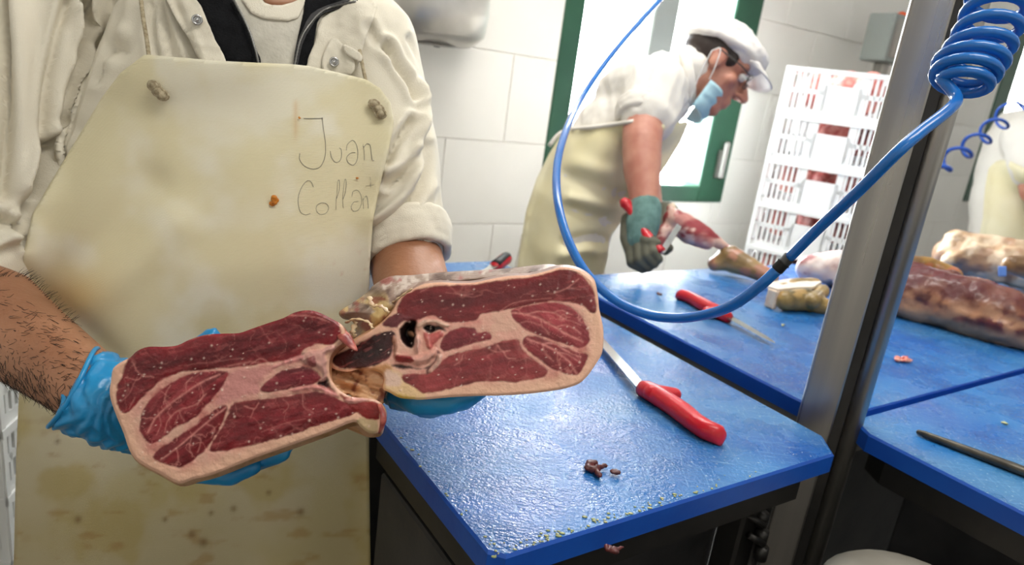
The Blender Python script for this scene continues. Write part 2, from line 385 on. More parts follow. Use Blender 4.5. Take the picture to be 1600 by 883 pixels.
# ---------------------------------------------------------------- tables
BT = 0.026; FRM = ('steel_dark', .93); mat('steel_frame', (150, 144, 130), (132, 127, 114), rough=.5, metal=.3, nscale=12)
def tp(o, u, v): return o[:2] + TU[:2]*u + TV[:2]*v
def table(name, poly, label, legs, panel=None, zt=TZ):
    poly = np.array(poly); c = poly.mean(0); t = thing(name, (*c, 0), label, 'table', 'blue-topped cutting tables')
    bo = MB().prism(poly, zt-BT, zt, 0.003).build('cutting_board', 'blue_board', t); bo.data.materials.append(MATS['board_side'])
    for pl in bo.data.polygons: pl.material_index = 0 if pl.normal.z > .9 else 1
    ins = c + (poly-c)*FRM[1]; MB().prism(ins, zt-BT-0.05, zt-BT, 0.0).build('frame', FRM[0], t)
    for p in legs: MB().box((p[0], p[1], (zt-BT-0.05)/2), (0.04, 0.04, zt-BT-0.05), TABAX, 0.004).build('leg', 'steel_dark', t)
    return t
O1 = pz(773, 875, TZ)[:2]
T1 = [tp(O1, 0.012, 0), tp(O1, 0.505, 0), tp(O1, 0.535, 0.035), tp(O1, 0.535, 0.87), tp(O1, .18, 0.87), tp(O1, .18, .50), tp(O1, 0, 0.30), tp(O1, 0, 0.012)]
t1 = table('cutting_table', T1, 'blue-topped cutting table in front with a red-handled knife lying on it', [tp(O1, .05, .07), tp(O1, .48, .09), tp(O1, .48, .82), tp(O1, .22, .82)])
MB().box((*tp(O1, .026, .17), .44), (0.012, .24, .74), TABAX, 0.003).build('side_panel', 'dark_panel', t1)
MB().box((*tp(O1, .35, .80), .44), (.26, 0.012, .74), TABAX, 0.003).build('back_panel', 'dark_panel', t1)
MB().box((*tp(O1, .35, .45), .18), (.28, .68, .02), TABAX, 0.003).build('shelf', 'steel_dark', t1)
MB().box((*tp(O1, .275, .16), .42), (.49, 0.012, .78), TABAX, 0.003).build('shade_panel', 'dark_panel', t1)  # added dark sheet, stands in for the shade under the table
MB().box((*tp(O1, .518, .48), .42), (0.012, .66, .78), TABAX, 0.003).build('side_panel', 'dark_panel', t1)  # added panel, closes a bright gap in the darkness under the table
O2 = pz(1255, 628, TZ)[:2]
T2 = [tp(O2, .0, .0), tp(O2, .04, -.052), tp(O2, 1.55, -.052), tp(O2, 1.55, .62), tp(O2, .08, .62), tp(O2, .0, .54)]
FRM = ('steel_frame', .985)
t2 = table('cutting_table', T2, 'blue-topped cutting table at the back carrying the meat joints', [tp(O2, .06, .06), tp(O2, 1.4, .06), tp(O2, 1.4, .56), tp(O2, .08, .5)])
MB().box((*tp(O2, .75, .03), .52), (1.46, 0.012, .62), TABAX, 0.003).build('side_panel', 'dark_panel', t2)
FRM = ('steel_dark', .93)
O3 = pz(1345, 672, TZ)[:2]
T3 = [tp(O3, .0, -.012), tp(O3, .022, .024), tp(O3, 1.2, .024), tp(O3, 1.2, -.62), tp(O3, 0, -.62)]
T3 = T3[::-1]
t3 = table('cutting_table', T3, 'blue-topped cutting table at the right with a sharpening steel lying on it', [tp(O3, .12, -.06), tp(O3, 1.1, -.06), tp(O3, 1.1, -.56), tp(O3, .12, -.56)])
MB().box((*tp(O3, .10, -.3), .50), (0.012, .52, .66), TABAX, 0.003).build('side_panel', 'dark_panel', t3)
# steel post between the tables
pc = pz(1276, 652, TZ); pt = thing('steel_post', (pc[0]+.02, pc[1]+.02, 0), 'tall brushed steel post rising between the blue tables', 'post')
ca = math.atan2(pc[1], pc[0])+R3(4); PU = np.array([math.sin(ca), -math.cos(ca), 0]); PD = np.array([math.cos(ca), math.sin(ca), 0]); PAX = [PU, PD, ZZ]
def pbox(u, d, w, dd): return MB().box((*(pc+PU*u+PD*d)[:2], CEIL/2), (w, dd, CEIL), PAX, 0.0025)
pbox(0.0, 0.020, 0.046, 0.036).build('main_profile', 'steel', pt); pbox(0.0305, 0.026, 0.017, 0.02).build('groove', 'steel_dark', pt)
q = pc+PU*0.0490+PD*0.020; MB().tube([(*q[:2], 0), (*q[:2], CEIL)], 0.0120, 24).build('side_tube', 'steel', pt, smooth=True)
MB().box((*(pc+PU*.02+PD*.03)[:2], 0.01), (.13, .1, .02), PAX, .003).build('foot_plate', 'steel', pt)
# ---------------------------------------------------------------- hams
cmat('ham_flesh', rough=0.34, bump=0.25, bscale=500, spec=0.45, coat=0.25)
cmat('ham_rind', rough=0.45, bump=0.35, bscale=220, spec=0.4)
def zc(reg, out_w):
    k = (reg[2]-reg[0])/out_w
    return lambda pts: np.array([(reg[0]+x*k, reg[1]+y*k) for x, y in pts], float)
def submesh(V, Fs, cols, mask):
    f = Fs[mask]; u = np.unique(f); mp = -np.ones(len(V), int); mp[u] = np.arange(len(u)); return V[u], mp[f], cols[u]
def smear(Q, seed, ang, long=0.02, wide=0.12):
    c, s = math.cos(ang), math.sin(ang); P = np.c_[(Q[:, 0]*c+Q[:, 1]*s)*long, (-Q[:, 0]*s+Q[:, 1]*c)*wide]; return fbm(P, 1, 4, seed)
def slab(root, outline, regions, veins, depth, thick, shift, taper, seed, holes=(), blobs=(), creams=(), step=1.5, rimcol=None, speckle=70, topcol=(96, 62, 58)):
    O = closed_catmull(outline, 3); Q, Fq, nb = grid_in(O, step); c = O.mean(0); n = len(Q)
    edge = seg_dist(Q, O)[0]; w = (fbm(Q, 0.11, 4, seed)-.5)*10
    fat = np.tile(lin((228, 170, 154)), (n, 1)); t = fbm(Q, 0.05, 4, seed+1)
    fat = mixc(fat, lin((206, 130, 120)), sstep(.5, .75, t)); fat = mixc(fat, lin((226, 178, 158)), sstep(.5, .3, t))
    col = mixc(fat, lin((238, 190, 162)), sstep(32, 8, edge)*.85)
    for (poly, cc, s) in creams:
        d = sdist(Q, closed_catmull(poly, 3))+w; col = mixc(col, lin(cc), sstep(s, -s, d))
    hgt = (fbm(Q, 0.09, 4, seed+3)-.5)*0.0016; reg = np.zeros(n, int)
    for ri, (poly, c_in, c_ed, ang) in enumerate(regions):
        P = closed_catmull(poly, 3); d = sdist(Q, P); dd = d+w*.55; a = sstep(1.8, -1.8, dd)
        sm = smear(Q, seed+ri*3, ang); mid = sstep(0, -26, d)
        cc = lin(c_ed)*(1-mid[:, None]) + lin(c_in)*mid[:, None]
        cc = cc*(0.35+1.3*sm)[:, None]; lo = fbm(Q, 0.03, 3, seed+40+ri); cc = cc*(0.7+.6*lo)[:, None]*(.80+.40*fbm(Q, .45, 2, seed+70+ri))[:, None]*np.array([1.0, .78, .76])
        gr = sstep(.60, .74, fbm(np.c_[(Q[:, 0]*math.cos(ang)+Q[:, 1]*math.sin(ang))*.05, (-Q[:, 0]*math.sin(ang)+Q[:, 1]*math.cos(ang))*.22], 1, 3, seed+60+ri)); cc = mixc(cc, lin((190, 96, 96)), gr*.28)
        vn = np.abs(fbm(Q+np.c_[w, w], .036 if ri in (1, 2) else .024, 3, seed+90+ri)-.5); cc = mixc(cc, lin((214, 134, 126)), sstep(.018, .003, vn)*(.5 if ri in (1, 2) else 0 if ri == 5 else .22))
        col = col*(1-a[:, None]) + cc*a[:, None]; hgt = hgt + sstep(3, -14, d)*0.0006 - np.exp(-(d/2.0)**2)*0.00025; reg[d < 0] = ri+1
    inm = reg > 0
    for (P, wd, st) in veins:
        P = np.array(P, float); P = catmull(P, 5) if len(P) > 2 else P; d = seg_dist(Q+np.c_[w, -w]*.35, P, False)[0]; a = np.exp(-(d/wd)**2)*st*(.55+.75*fbm(Q, .2, 2, seed+5))
        a = np.clip(np.where(inm, a, 0), 0, 1); col = mixc(col, lin((216, 140, 132)), a); hgt = hgt - a*0.0004
    for (poly, dep, cc) in holes:
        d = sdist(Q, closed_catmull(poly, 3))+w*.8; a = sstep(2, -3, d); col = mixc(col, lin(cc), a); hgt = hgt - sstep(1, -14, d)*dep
    for (poly, hh, cc) in blobs:
        d = sdist(Q, closed_catmull(poly, 3))+w*.6; a = sstep(1.5, -2, d); tt = fbm(Q, .16, 3, seed+8); c2 = lin(cc)*(.6+.8*tt)[:, None]
        col = col*(1-a[:, None]) + c2*a[:, None]; hgt = hgt + sstep(2, -7, d)*hh
    rg = np.random.default_rng(seed); ids = rg.choice(np.where(edge > 8)[0], speckle)
    for i in ids:
        r = rg.uniform(.7, 1.7); d = np.hypot(*((Q-Q[i])*np.array([1, rg.uniform(.8, 1.6)])).T); a = sstep(r+1.0, r*.3, d)*rg.uniform(.5, .95); col = mixc(col, lin((244, 214, 200)), a); hgt = hgt + a*.0005
    hgt = hgt - sstep(5, 0, edge)**2*0.0018
    dep = depth(Q[:, 0], Q[:, 1]) - hgt; V = pxa(Q[:, 0], Q[:, 1], dep)
    fr = reg[Fq]; fr = np.sort(fr, 1)[:, 2]
    Fq = Fq[:, ::-1]
    for r in range(len(regions)+1):
        k = fr == r
        if k.sum() < 20: continue
        v, f, cl = submesh(V, Fq, col, k); o = obj('fat' if r == 0 else 'muscle', v, f, 'ham_flesh', root, cols=cl)
        if r == 0: o['label'] = 'pink and cream fat round the muscles'
    # rim and back
    lp = loop_of(nb); B = Q[lp]; m = len(lp); rings = 9; RV = []; RC = []
    nrm = (B-c)/np.linalg.norm(B-c, axis=1)[:, None]; up = sstep(.1, -.75, nrm[:, 1])
    for k in range(rings+1):
        t = k/rings; bul = 1 + 0.012*math.sin(math.pi*min(1, t*1.6)); s = bul*(1-taper*t**2.2) if k < rings else 0.5
        P = c + (B-c)*s + np.array(shift)*t; dz = depth(B[:, 0], B[:, 1]) + (0.002) + thick*t
        RV.append(pxa(P[:, 0], P[:, 1], dz if k else dep[lp])); nn = fbm(np.c_[P*.07, np.full(m, t*4)], 1, 4, seed+9)
        cc = np.tile(lin((224, 172, 132)), (m, 1)); cc = mixc(cc, lin((196, 140, 84)), sstep(.4, .7, nn)); tcl = mixc(np.tile(lin(topcol), (m, 1)), lin((150, 112, 96)), sstep(.45, .7, nn)); cc = cc*(1-up[:, None]) + tcl*up[:, None]
        if k == 0: cc = col[lp]*.5 + cc*.5
        RC.append(cc)
    RV = np.concatenate(RV); RC = np.concatenate(RC); Fr = [(k*m+i, k*m+(i+1) % m, (k+1)*m+(i+1) % m, (k+1)*m+i) for k in range(rings) for i in range(m)]
    cc = RV[rings*m:(rings+1)*m].mean(0); RV = np.r_[RV, [cc]]; RC = np.r_[RC, [RC[-1]]]; Fr += [(rings*m+i, rings*m+(i+1) % m, len(RV)-1) for i in range(m)]
    o = obj('rind', RV, Fr, 'ham_rind', root, cols=RC); o['label'] = 'outer skin and fat wrapped behind the cut face'
    bm = bmesh.new(); bm.from_mesh(o.data); bmesh.ops.recalc_face_normals(bm, faces=bm.faces); bm.to_mesh(o.data); bm.free()
    return V
ZL = zc((150, 400, 600, 780), 1046); ZR = zc((500, 390, 960, 680), 1401); ZM = zc((520, 400, 760, 640), 883)
DL = lambda x, y: 0.60 + 0.00006*(x-390) + 0.00007*(y-600)
DR = lambda x, y: 0.625 - 0.00006*(x-740) - 0.00006*(y-520)
hamL = thing('ham_half', px(390, 720, .64), 'left half of a cut cured ham, tilted down, held in the gloved hand at left', 'ham', 'two halves of the cut ham')
outL = ZL([(55, 455), (62, 410), (92, 385), (125, 368), (150, 345), (190, 330), (245, 330), (295, 325), (340, 304), (400, 286), (470, 282), (520, 280), (570, 263), (625, 244), (680, 226), (722, 205), (772, 197), (812, 206), (850, 225), (888, 247), (905, 275), (900, 310), (872, 335), (852, 362), (846, 400), (850, 440), (868, 470), (890, 492), (930, 512), (990, 517), (1030, 530), (1046, 562), (1038, 605), (1026, 640), (992, 643), (962, 622), (935, 602), (850, 636), (700, 690), (560, 740), (430, 792), (350, 812), (300, 826), (235, 792), (155, 748), (122, 704), (100, 640), (75, 580), (54, 520), (50, 485)])
DK = (104, 28, 38); DKe = (120, 34, 42); PKm = (150, 52, 62); PKe = (112, 34, 44)
regL = [(ZL([(75, 480), (95, 430), (120, 370), (148, 340), (190, 322), (250, 318), (305, 312), (378, 288), (470, 272), (560, 258), (636, 232), (705, 206), (768, 186), (820, 200), (872, 230), (890, 268), (880, 302), (855, 322), (800, 322), (752, 342), (735, 367), (660, 385), (610, 390), (560, 400), (480, 407), (400, 413), (320, 420), (260, 440), (210, 475), (170, 510), (140, 545), (110, 570), (87, 562), (75, 520)]), DK, DKe, -.25),
 (ZL([(160, 600), (165, 570), (190, 530), (230, 490), (280, 455), (340, 430), (400, 420), (460, 418), (480, 428), (470, 455), (440, 500), (400, 545), (370, 580), (330, 605), (280, 630), (240, 665), (200, 680), (172, 660), (157, 630)]), PKm, (124, 38, 48), -.6),
 (ZL([(205, 725), (240, 695), (300, 655), (350, 620), (400, 580), (440, 550), (470, 545), (475, 565), (460, 600), (430, 660), (390, 710), (340, 750), (300, 770), (260, 757), (220, 745)]), (126, 38, 48), DKe, -.6),
 (ZL([(415, 705), (425, 670), (470, 600), (490, 545), (530, 530), (600, 520), (680, 510), (760, 497), (820, 492), (870, 512), (900, 527), (950, 547), (945, 570), (900, 588), (820, 610), (740, 640), (650, 668), (560, 690), (470, 707), (430, 710)]), (128, 40, 50), (122, 40, 46), -.2),
 (ZL([(600, 475), (640, 440), (670, 418), (720, 405), (780, 408), (810, 430), (820, 445), (790, 465), (740, 475), (680, 488), (620, 497), (598, 492)]), (124, 36, 54), (118, 38, 50), -.2),
 (ZL([(885, 500), (930, 520), (1000, 528), (1030, 545), (1028, 590), (990, 592), (955, 575), (915, 545)]), (140, 42, 44), (150, 56, 54), .3)]
veL = [(ZL(p), w, s) for p, w, s in (
 ([(190, 640), (215, 590), (260, 545), (320, 500), (380, 460), (450, 430)], 1.7, .8), ([(260, 545), (250, 510), (270, 470)], 1.2, .6), ([(330, 495), (330, 460), (350, 440)], 1.1, .6), ([(250, 640), (260, 600), (300, 560), (360, 540), (400, 500)], 1.3, .6), ([(300, 560), (320, 600)], 1, .5), ([(380, 460), (390, 500), (370, 540)], 1.1, .6), ([(215, 590), (180, 590)], 1, .6), ([(220, 650), (235, 610), (225, 560)], 1, .5),
 ([(235, 740), (290, 700), (350, 650), (420, 590), (470, 552)], 1.5, .8), ([(290, 700), (300, 740), (290, 765)], 1.2, .6), ([(350, 650), (380, 670), (370, 710)], 1.2, .6), ([(350, 650), (340, 690), (350, 730)], 1.1, .5), ([(400, 605), (430, 625), (420, 660)], 1.1, .5),
 ([(130, 385), (160, 430), (210, 440)], 1.2, .55), ([(110, 440), (150, 450), (170, 430)], 1.1, .5), ([(90, 530), (120, 500), (150, 440)], 1.1, .4), ([(120, 555), (140, 515)], 1, .5), ([(480, 400), (560, 385), (620, 395)], 1.6, .6), ([(560, 395), (600, 372), (640, 392)], 1.2, .6), ([(300, 400), (420, 385), (540, 370)], 1.0, .3), ([(700, 215), (780, 218), (850, 240)], 1.0, .7), ([(620, 290), (640, 320)], .9, .4),
 ([(540, 545), (575, 555), (590, 535)], 1.2, .6), ([(575, 555), (560, 590)], 1, .5), ([(750, 500), (755, 545), (790, 570)], 1.1, .5), ([(680, 520), (700, 545), (680, 570)], .9, .4), ([(600, 640), (680, 610), (760, 590)], .9, .3))]
slab(hamL, outL, regL, veL, DL, 0.085, (12, 14), 0.10, 3, speckle=95, topcol=(128, 34, 34),
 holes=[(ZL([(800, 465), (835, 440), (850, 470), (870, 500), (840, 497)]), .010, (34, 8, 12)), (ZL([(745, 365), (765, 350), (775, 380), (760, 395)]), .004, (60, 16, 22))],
 blobs=[(ZL([(745, 385), (760, 350), (800, 340), (860, 325), (868, 345), (835, 360), (840, 400), (835, 450), (812, 455), (822, 425), (790, 400)]), .0035, (214, 160, 150)), (ZL([(640, 400), (690, 380), (745, 362), (750, 378), (700, 392), (650, 410)]), .0015, (212, 140, 136)), (ZL([(700, 485), (770, 470), (830, 470), (870, 495), (885, 515), (850, 505), (790, 485), (720, 497)]), .002, (212, 140, 134)), (ZL([(760, 375), (790, 365), (800, 395), (780, 405)]), .003, (150, 84, 84)), (ZL([(895, 520), (960, 515), (1000, 522), (960, 535), (920, 535)]), .002, (214, 150, 140))],
 creams=[(ZL([(940, 600), (980, 585), (1020, 600), (1026, 640), (990, 645)]), (206, 178, 138), 3), (ZL([(480, 425), (600, 400), (640, 405), (600, 460), (590, 500), (500, 520), (440, 540)]), (214, 146, 140), 6)])
# curled red flap beside the bone joint
fl = MB(); fp = [px(*ZL([(x, y)])[0], d) for x, y, d in ((872, 262, .615), (900, 290, .606), (925, 320, .600), (948, 345, .597))]; fl.tube(catmull(fp, 5), np.interp(np.linspace(0, 1, 16), [0, .4, .8, 1], [.005, .0065, .0035, .001]), 12, flat=.45)
mat('flap_red', (120, 32, 34), (196, 112, 98), rough=.35, nscale=90, bump=.2, bscale=200); fl.build('flap', 'flap_red', hamL, smooth=True)
fl = MB(); fp = [px(*ZL([(x, y)])[0], d) for x, y, d in ((1030, 540, .612), (1043, 580, .606), (1040, 615, .606), (1028, 645, .612))]; fl.tube(catmull(fp, 5), np.interp(np.linspace(0, 1, 16), [0, .5, 1], [.002, .0032, .001]), 10, flat=.5); fl.build('flap', 'flap_red', hamL, smooth=True)

hamR = thing('ham_half', px(740, 600, .66), 'right half of a cut cured ham, torn open at the bone, held over the table', 'ham', 'two halves of the cut ham')
outR = ZR([(372, 245), (402, 212), (445, 188), (500, 164), (580, 157), (660, 161), (740, 157), (820, 140), (900, 127), (1000, 122), (1070, 105), (1140, 86), (1190, 86), (1240, 100), (1280, 125), (1306, 155), (1316, 195), (1322, 235), (1327, 290), (1337, 335), (1346, 385), (1346, 450), (1338, 502), (1310, 548), (1280, 592), (1250, 625), (1215, 646), (1150, 665), (1050, 680), (950, 690), (850, 695), (750, 697), (620, 703), (490, 715), (440, 712), (380, 706), (335, 682), (300, 662), (306, 620), (285, 585), (200, 568), (130, 582), (60, 565), (52, 520), (110, 474), (170, 434), (215, 405), (265, 372), (312, 335), (352, 285)])
regR = [(ZR([(378, 255), (402, 220), (450, 196), (520, 176), (650, 168), (760, 163), (870, 145), (1000, 132), (1100, 104), (1160, 92), (1220, 108), (1268, 142), (1298, 187), (1312, 240), (1312, 298), (1288, 298), (1250, 270), (1190, 250), (1100, 245), (1000, 262), (920, 280), (850, 295), (772, 305), (742, 335), (700, 343), (620, 345), (570, 332), (540, 312), (490, 325), (430, 345), (385, 322), (368, 290)]), (106, 34, 42), (120, 40, 46), -.15),
 (ZR([(905, 295), (930, 280), (1000, 265), (1080, 252), (1140, 255), (1190, 275), (1235, 310), (1270, 360), (1285, 410), (1275, 450), (1240, 468), (1200, 460), (1120, 435), (1040, 405), (980, 385), (930, 340)]), (158, 66, 76), (130, 48, 58), .4),
 (ZR([(965, 430), (990, 412), (1040, 415), (1100, 440), (1170, 465), (1240, 490), (1275, 500), (1265, 540), (1240, 580), (1215, 598), (1170, 590), (1110, 570), (1050, 530), (1000, 490), (970, 460)]), (148, 60, 70), (128, 48, 56), .5),
 (ZR([(390, 600), (440, 588), (515, 592), (560, 550), (600, 512), (660, 492), (740, 475), (800, 460), (850, 440), (900, 430), (945, 430), (955, 460), (990, 500), (1050, 545), (1085, 575), (1070, 605), (1000, 620), (930, 633), (850, 630), (760, 628), (680, 648), (600, 668), (540, 680), (490, 685), (450, 655), (400, 630)]), (132, 52, 60), (140, 62, 64), -.2),
 (ZR([(575, 440), (590, 410), (620, 385), (680, 372), (730, 375), (750, 395), (790, 390), (815, 405), (810, 430), (760, 440), (700, 455), (640, 475), (590, 485), (575, 465)]), (134, 46, 62), (128, 48, 58), -.2),
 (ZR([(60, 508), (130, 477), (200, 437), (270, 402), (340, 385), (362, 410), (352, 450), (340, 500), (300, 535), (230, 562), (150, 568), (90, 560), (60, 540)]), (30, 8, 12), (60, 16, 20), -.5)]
veR = [(ZR(p), w, s) for p, w, s in (
 ([(915, 300), (980, 310), (1050, 330), (1120, 370), (1190, 410), (1250, 440)], 1.8, .85), ([(980, 310), (1040, 295), (1110, 300), (1160, 330)], 1.3, .7), ([(1050, 330), (1060, 365), (1090, 400)], 1.2, .6), ([(1120, 370), (1160, 360), (1200, 370), (1240, 400)], 1.3, .6), ([(1110, 300), (1150, 290), (1200, 310)], 1.2, .6), ([(1160, 330), (1200, 340), (1240, 360)], 1.1, .5), ([(960, 345), (1000, 345), (1050, 360)], 1.1, .5),
 ([(985, 425), (1060, 450), (1130, 490), (1190, 540), (1220, 590)], 1.7, .8), ([(1060, 450), (1110, 445), (1170, 480), (1240, 510)], 1.4, .7), ([(1130, 490), (1180, 500), (1240, 540)], 1.2, .6), ([(1060, 450), (1070, 490), (1110, 530)], 1.2, .6), ([(1130, 490), (1130, 530), (1150, 570)], 1.1, .5),
 ([(845, 455), (870, 485), (905, 480)], 1.4, .7), ([(870, 485), (890, 515), (930, 520)], 1.2, .6), ([(680, 500), (670, 530), (640, 550)], 1.2, .5), ([(800, 470), (830, 485), (880, 488)], 1.1, .5),
 ([(1120, 205), (1180, 180), (1230, 140)], 1.3, .5), ([(1180, 180), (1240, 190)], 1.1, .45), ([(860, 290), (920, 255), (1000, 240), (1100, 232)], 1.1, .45), ([(600, 205), (680, 215), (730, 210)], 1.0, .35), ([(480, 200), (520, 180)], 1, .4), ([(640, 205), (720, 225), (770, 215)], .9, .3))]
slab(hamR, outR, regR, veR, DR, 0.085, (-4, -9), 0.06, 8, speckle=85, topcol=(140, 112, 104),
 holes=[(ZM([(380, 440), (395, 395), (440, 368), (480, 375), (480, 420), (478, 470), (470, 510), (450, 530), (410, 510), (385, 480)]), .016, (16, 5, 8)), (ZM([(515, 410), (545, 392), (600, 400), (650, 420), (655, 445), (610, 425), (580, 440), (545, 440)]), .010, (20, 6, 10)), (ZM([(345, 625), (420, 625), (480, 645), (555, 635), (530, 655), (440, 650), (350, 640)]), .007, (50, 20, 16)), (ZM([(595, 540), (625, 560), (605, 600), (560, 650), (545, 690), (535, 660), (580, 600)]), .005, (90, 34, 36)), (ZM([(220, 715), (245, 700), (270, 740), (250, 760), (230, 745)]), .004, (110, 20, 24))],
 blobs=[(ZM([(285, 390), (320, 355), (370, 330), (430, 345), (460, 355), (410, 375), (370, 410), (310, 412)]), .001, (110, 48, 54)), (ZM([(360, 560), (440, 570), (520, 555), (590, 530), (600, 570), (560, 610), (480, 630), (430, 600), (360, 585)]), .005, (216, 160, 146)), (ZM([(355, 570), (430, 575), (470, 600), (430, 615), (360, 605)]), .002, (140, 40, 44)), (ZM([(470, 480), (490, 455), (512, 490), (505, 530), (490, 565), (472, 540)]), .008, (222, 176, 164)), (ZM([(480, 400), (520, 370), (580, 362), (640, 385), (668, 400), (650, 412), (590, 392), (540, 395), (500, 425), (485, 425)]), .004, (216, 176, 156)), (ZM([(520, 440), (560, 450), (620, 430), (640, 460), (590, 500), (560, 540), (530, 500)]), .002, (190, 96, 92)), (ZM([(430, 430), (460, 435), (465, 465), (440, 455)]), .007, (190, 140, 110)), (ZM([(345, 460), (370, 470), (375, 530), (355, 590), (345, 540)]), .003, (170, 120, 100)), (ZM([(600, 560), (630, 570), (620, 620), (570, 665), (550, 660), (590, 610)]), .003, (220, 176, 160)), (ZM([(540, 460), (556, 480), (560, 520), (548, 520), (536, 485)]), .004, (214, 130, 120))],
 creams=[(ZM([(285, 640), (340, 640), (400, 690), (470, 740), (530, 790), (530, 830), (400, 830), (290, 780)]), (232, 196, 150), 4), (ZM([(300, 790), (380, 800), (470, 815), (440, 832), (340, 830)]), (214, 178, 84), 4), (ZM([(120, 660), (220, 640), (300, 620), (340, 650), (300, 700), (260, 690), (160, 700)]), (196, 140, 92), 5), (ZM([(300, 670), (350, 660), (400, 710), (380, 750), (310, 740)]), (230, 196, 178), 3)])
# brown tendon tissue that joins the two halves behind the bone
mo = closed_catmull(ZM([(-60, 640), (-20, 600), (60, 620), (140, 640), (240, 630), (310, 640), (300, 720), (296, 800), (285, 850), (250, 860), (190, 830), (110, 800), (40, 775), (-40, 740)]), 3); Q, Fq, nb = grid_in(mo, 2.0); b = smear(Q, 51, .35, .03, .13); cl = np.tile(lin((198, 152, 112)), (len(Q), 1)); cl = mixc(cl, lin((232, 192, 152)), sstep(.48, .6, b)); cl = mixc(cl, lin((120, 40, 36)), sstep(.56, .68, fbm(Q, .08, 4, 52))*.8); cl = mixc(cl, lin((90, 62, 40)), sstep(.42, .3, b)*.6)
o = obj('tendon', pxa(Q[:, 0], Q[:, 1], DR(Q[:, 0], Q[:, 1])+.014-(b-.5)*.02), Fq[:, ::-1], 'ham_rind', hamR, cols=cl); s_ = o.modifiers.new('solid', 'SOLIDIFY'); s_.thickness = .006; s_.offset = -1
# torn membrane and skin that wraps over the top and the joint end
mo = ZR([(88, 302), (120, 275), (152, 255), (230, 200), (252, 172), (330, 128), (430, 122), (520, 113), (640, 104), (760, 98), (900, 88), (1000, 77), (1090, 69), (1150, 80), (1210, 95), (1200, 130), (1000, 150), (800, 175), (600, 200), (480, 230), (420, 300), (340, 400), (230, 460), (150, 450), (170, 380), (150, 340), (110, 330)])
mo = closed_catmull(mo, 3); Q, Fq, nb = grid_in(mo, 2.0); ed = seg_dist(Q, mo)[0]; n = len(Q)
cl = np.tile(lin((150, 128, 116)), (n, 1)); a = smear(Q, 30, -.45, .03, .09); b = fbm(Q, .045, 4, 31)
cl = mixc(cl, lin((96, 72, 64)), sstep(.5, .7, a)); cl = mixc(cl, lin((200, 186, 176)), sstep(.58, .72, fbm(Q, .09, 4, 33))*.8)
yl = sstep(640, 590, Q[:, 0])*sstep(450, 480, Q[:, 1]); cl = mixc(cl, lin((214, 186, 128)), sstep(.47, .58, b)*yl); cl = mixc(cl, lin((140, 44, 46)), sstep(.58, .7, fbm(Q, .06, 4, 36))*.75)
dd = DR(Q[:, 0], Q[:, 1]) + 0.012 + 0.05*(1-sstep(0, 34, ed)**.5) - (b-.5)*.012*sstep(0, 10, ed)
Vm = pxa(Q[:, 0], Q[:, 1], dd); o = obj('membrane', Vm, Fq[:, ::-1], 'ham_rind', hamR, cols=cl); o['label'] = 'grey torn membrane with yellow fat'
sm = o.modifiers.new('solid', 'SOLIDIFY'); sm.thickness = 0.003; sm.offset = -1
for k, pts in enumerate(([(235, 225, .622), (250, 265, .615), (290, 270, .612), (330, 300, .612)], [(130, 345, .63), (170, 330, .622), (230, 345, .618), (250, 375, .616)], [(350, 250, .622), (390, 220, .618), (440, 185, .618)], [(170, 345, .624), (155, 390, .62), (165, 420, .622)])):
    gp = [px(*ZR([(x, y)])[0], d) for x, y, d in pts]; gp = catmull(gp, 5); MB().tube(gp, [.0022+.0012*math.sin(2.1*i+k) for i in range(len(gp))], 8, flat=.4).build('fat_strand', mat('fat_yellow%d' % k, (212, 186, 148), (176, 140, 104), rough=.4, nscale=120, bump=.2, bscale=200), hamR, smooth=True)
# ---------------------------------------------------------------- people helpers
def bvh(V, Fs): return BVHTree.FromPolygons([tuple(v) for v in V], [tuple(map(int, f)) for f in Fs])
CV = Vector(tuple(CAMP))
def cast(bv, x, y, miss=None):
    d = px(x, y, 1.0)-CAMP; L = np.linalg.norm(d); h = bv.ray_cast(CV, Vector(tuple(d/L)))
    return h[3]/L if h[0] is not None else miss
def cast_line(bv, pts, off=0.0, n=6, default=None):
    P = catmull(pts, n) if len(pts) > 2 else np.array(pts, float); out = []; last = default
    for x, y in P:
        t = cast(bv, x, y, last)
        if t is None: continue
        last = t; out.append(px(x, y, t-off))
    return np.array(out)
def smooth_field(Fq, n, val, it, keep=None):
    e = np.unique(np.sort(np.concatenate([Fq[:, [0, 1]], Fq[:, [1, 2]], Fq[:, [2, 3]], Fq[:, [3, 0]]]), 1), axis=0); deg = np.bincount(e.ravel(), minlength=n).astype(float)
    for _ in range(it):
        s = np.bincount(e[:, 0], val[e[:, 1]], n) + np.bincount(e[:, 1], val[e[:, 0]], n); val = .5*val + .5*s/np.maximum(deg, 1)
        if keep is not None: val = np.minimum(val, keep)
    return val
def sheet(name, poly, bv, off, m, parent, step=4, thick=0.0015, smooth=6, fill=0.9, cols=None, wob=0.0, seed=0, curve=3):
    """cloth panel that follows the body underneath at a small distance"""
    P = closed_catmull(poly, curve) if curve else np.array(poly, float); Q, Fq, nb = grid_in(P, step); d = np.array([cast(bv, x, y, np.nan) or np.nan for x, y in Q])
    d[np.isnan(d)] = np.nanmedian(d) if np.isfinite(d).any() else fill
    d = smooth_field(Fq, len(Q), d, smooth)-off + (fbm(Q, .05, 3, seed)-.5)*wob; V = pxa(Q[:, 0], Q[:, 1], d)
    o = obj(name, V, Fq[:, ::-1], m, parent, cols=cols(Q) if cols else None); s = o.modifiers.new('solid', 'SOLIDIFY'); s.thickness = thick; s.offset = -1; return o
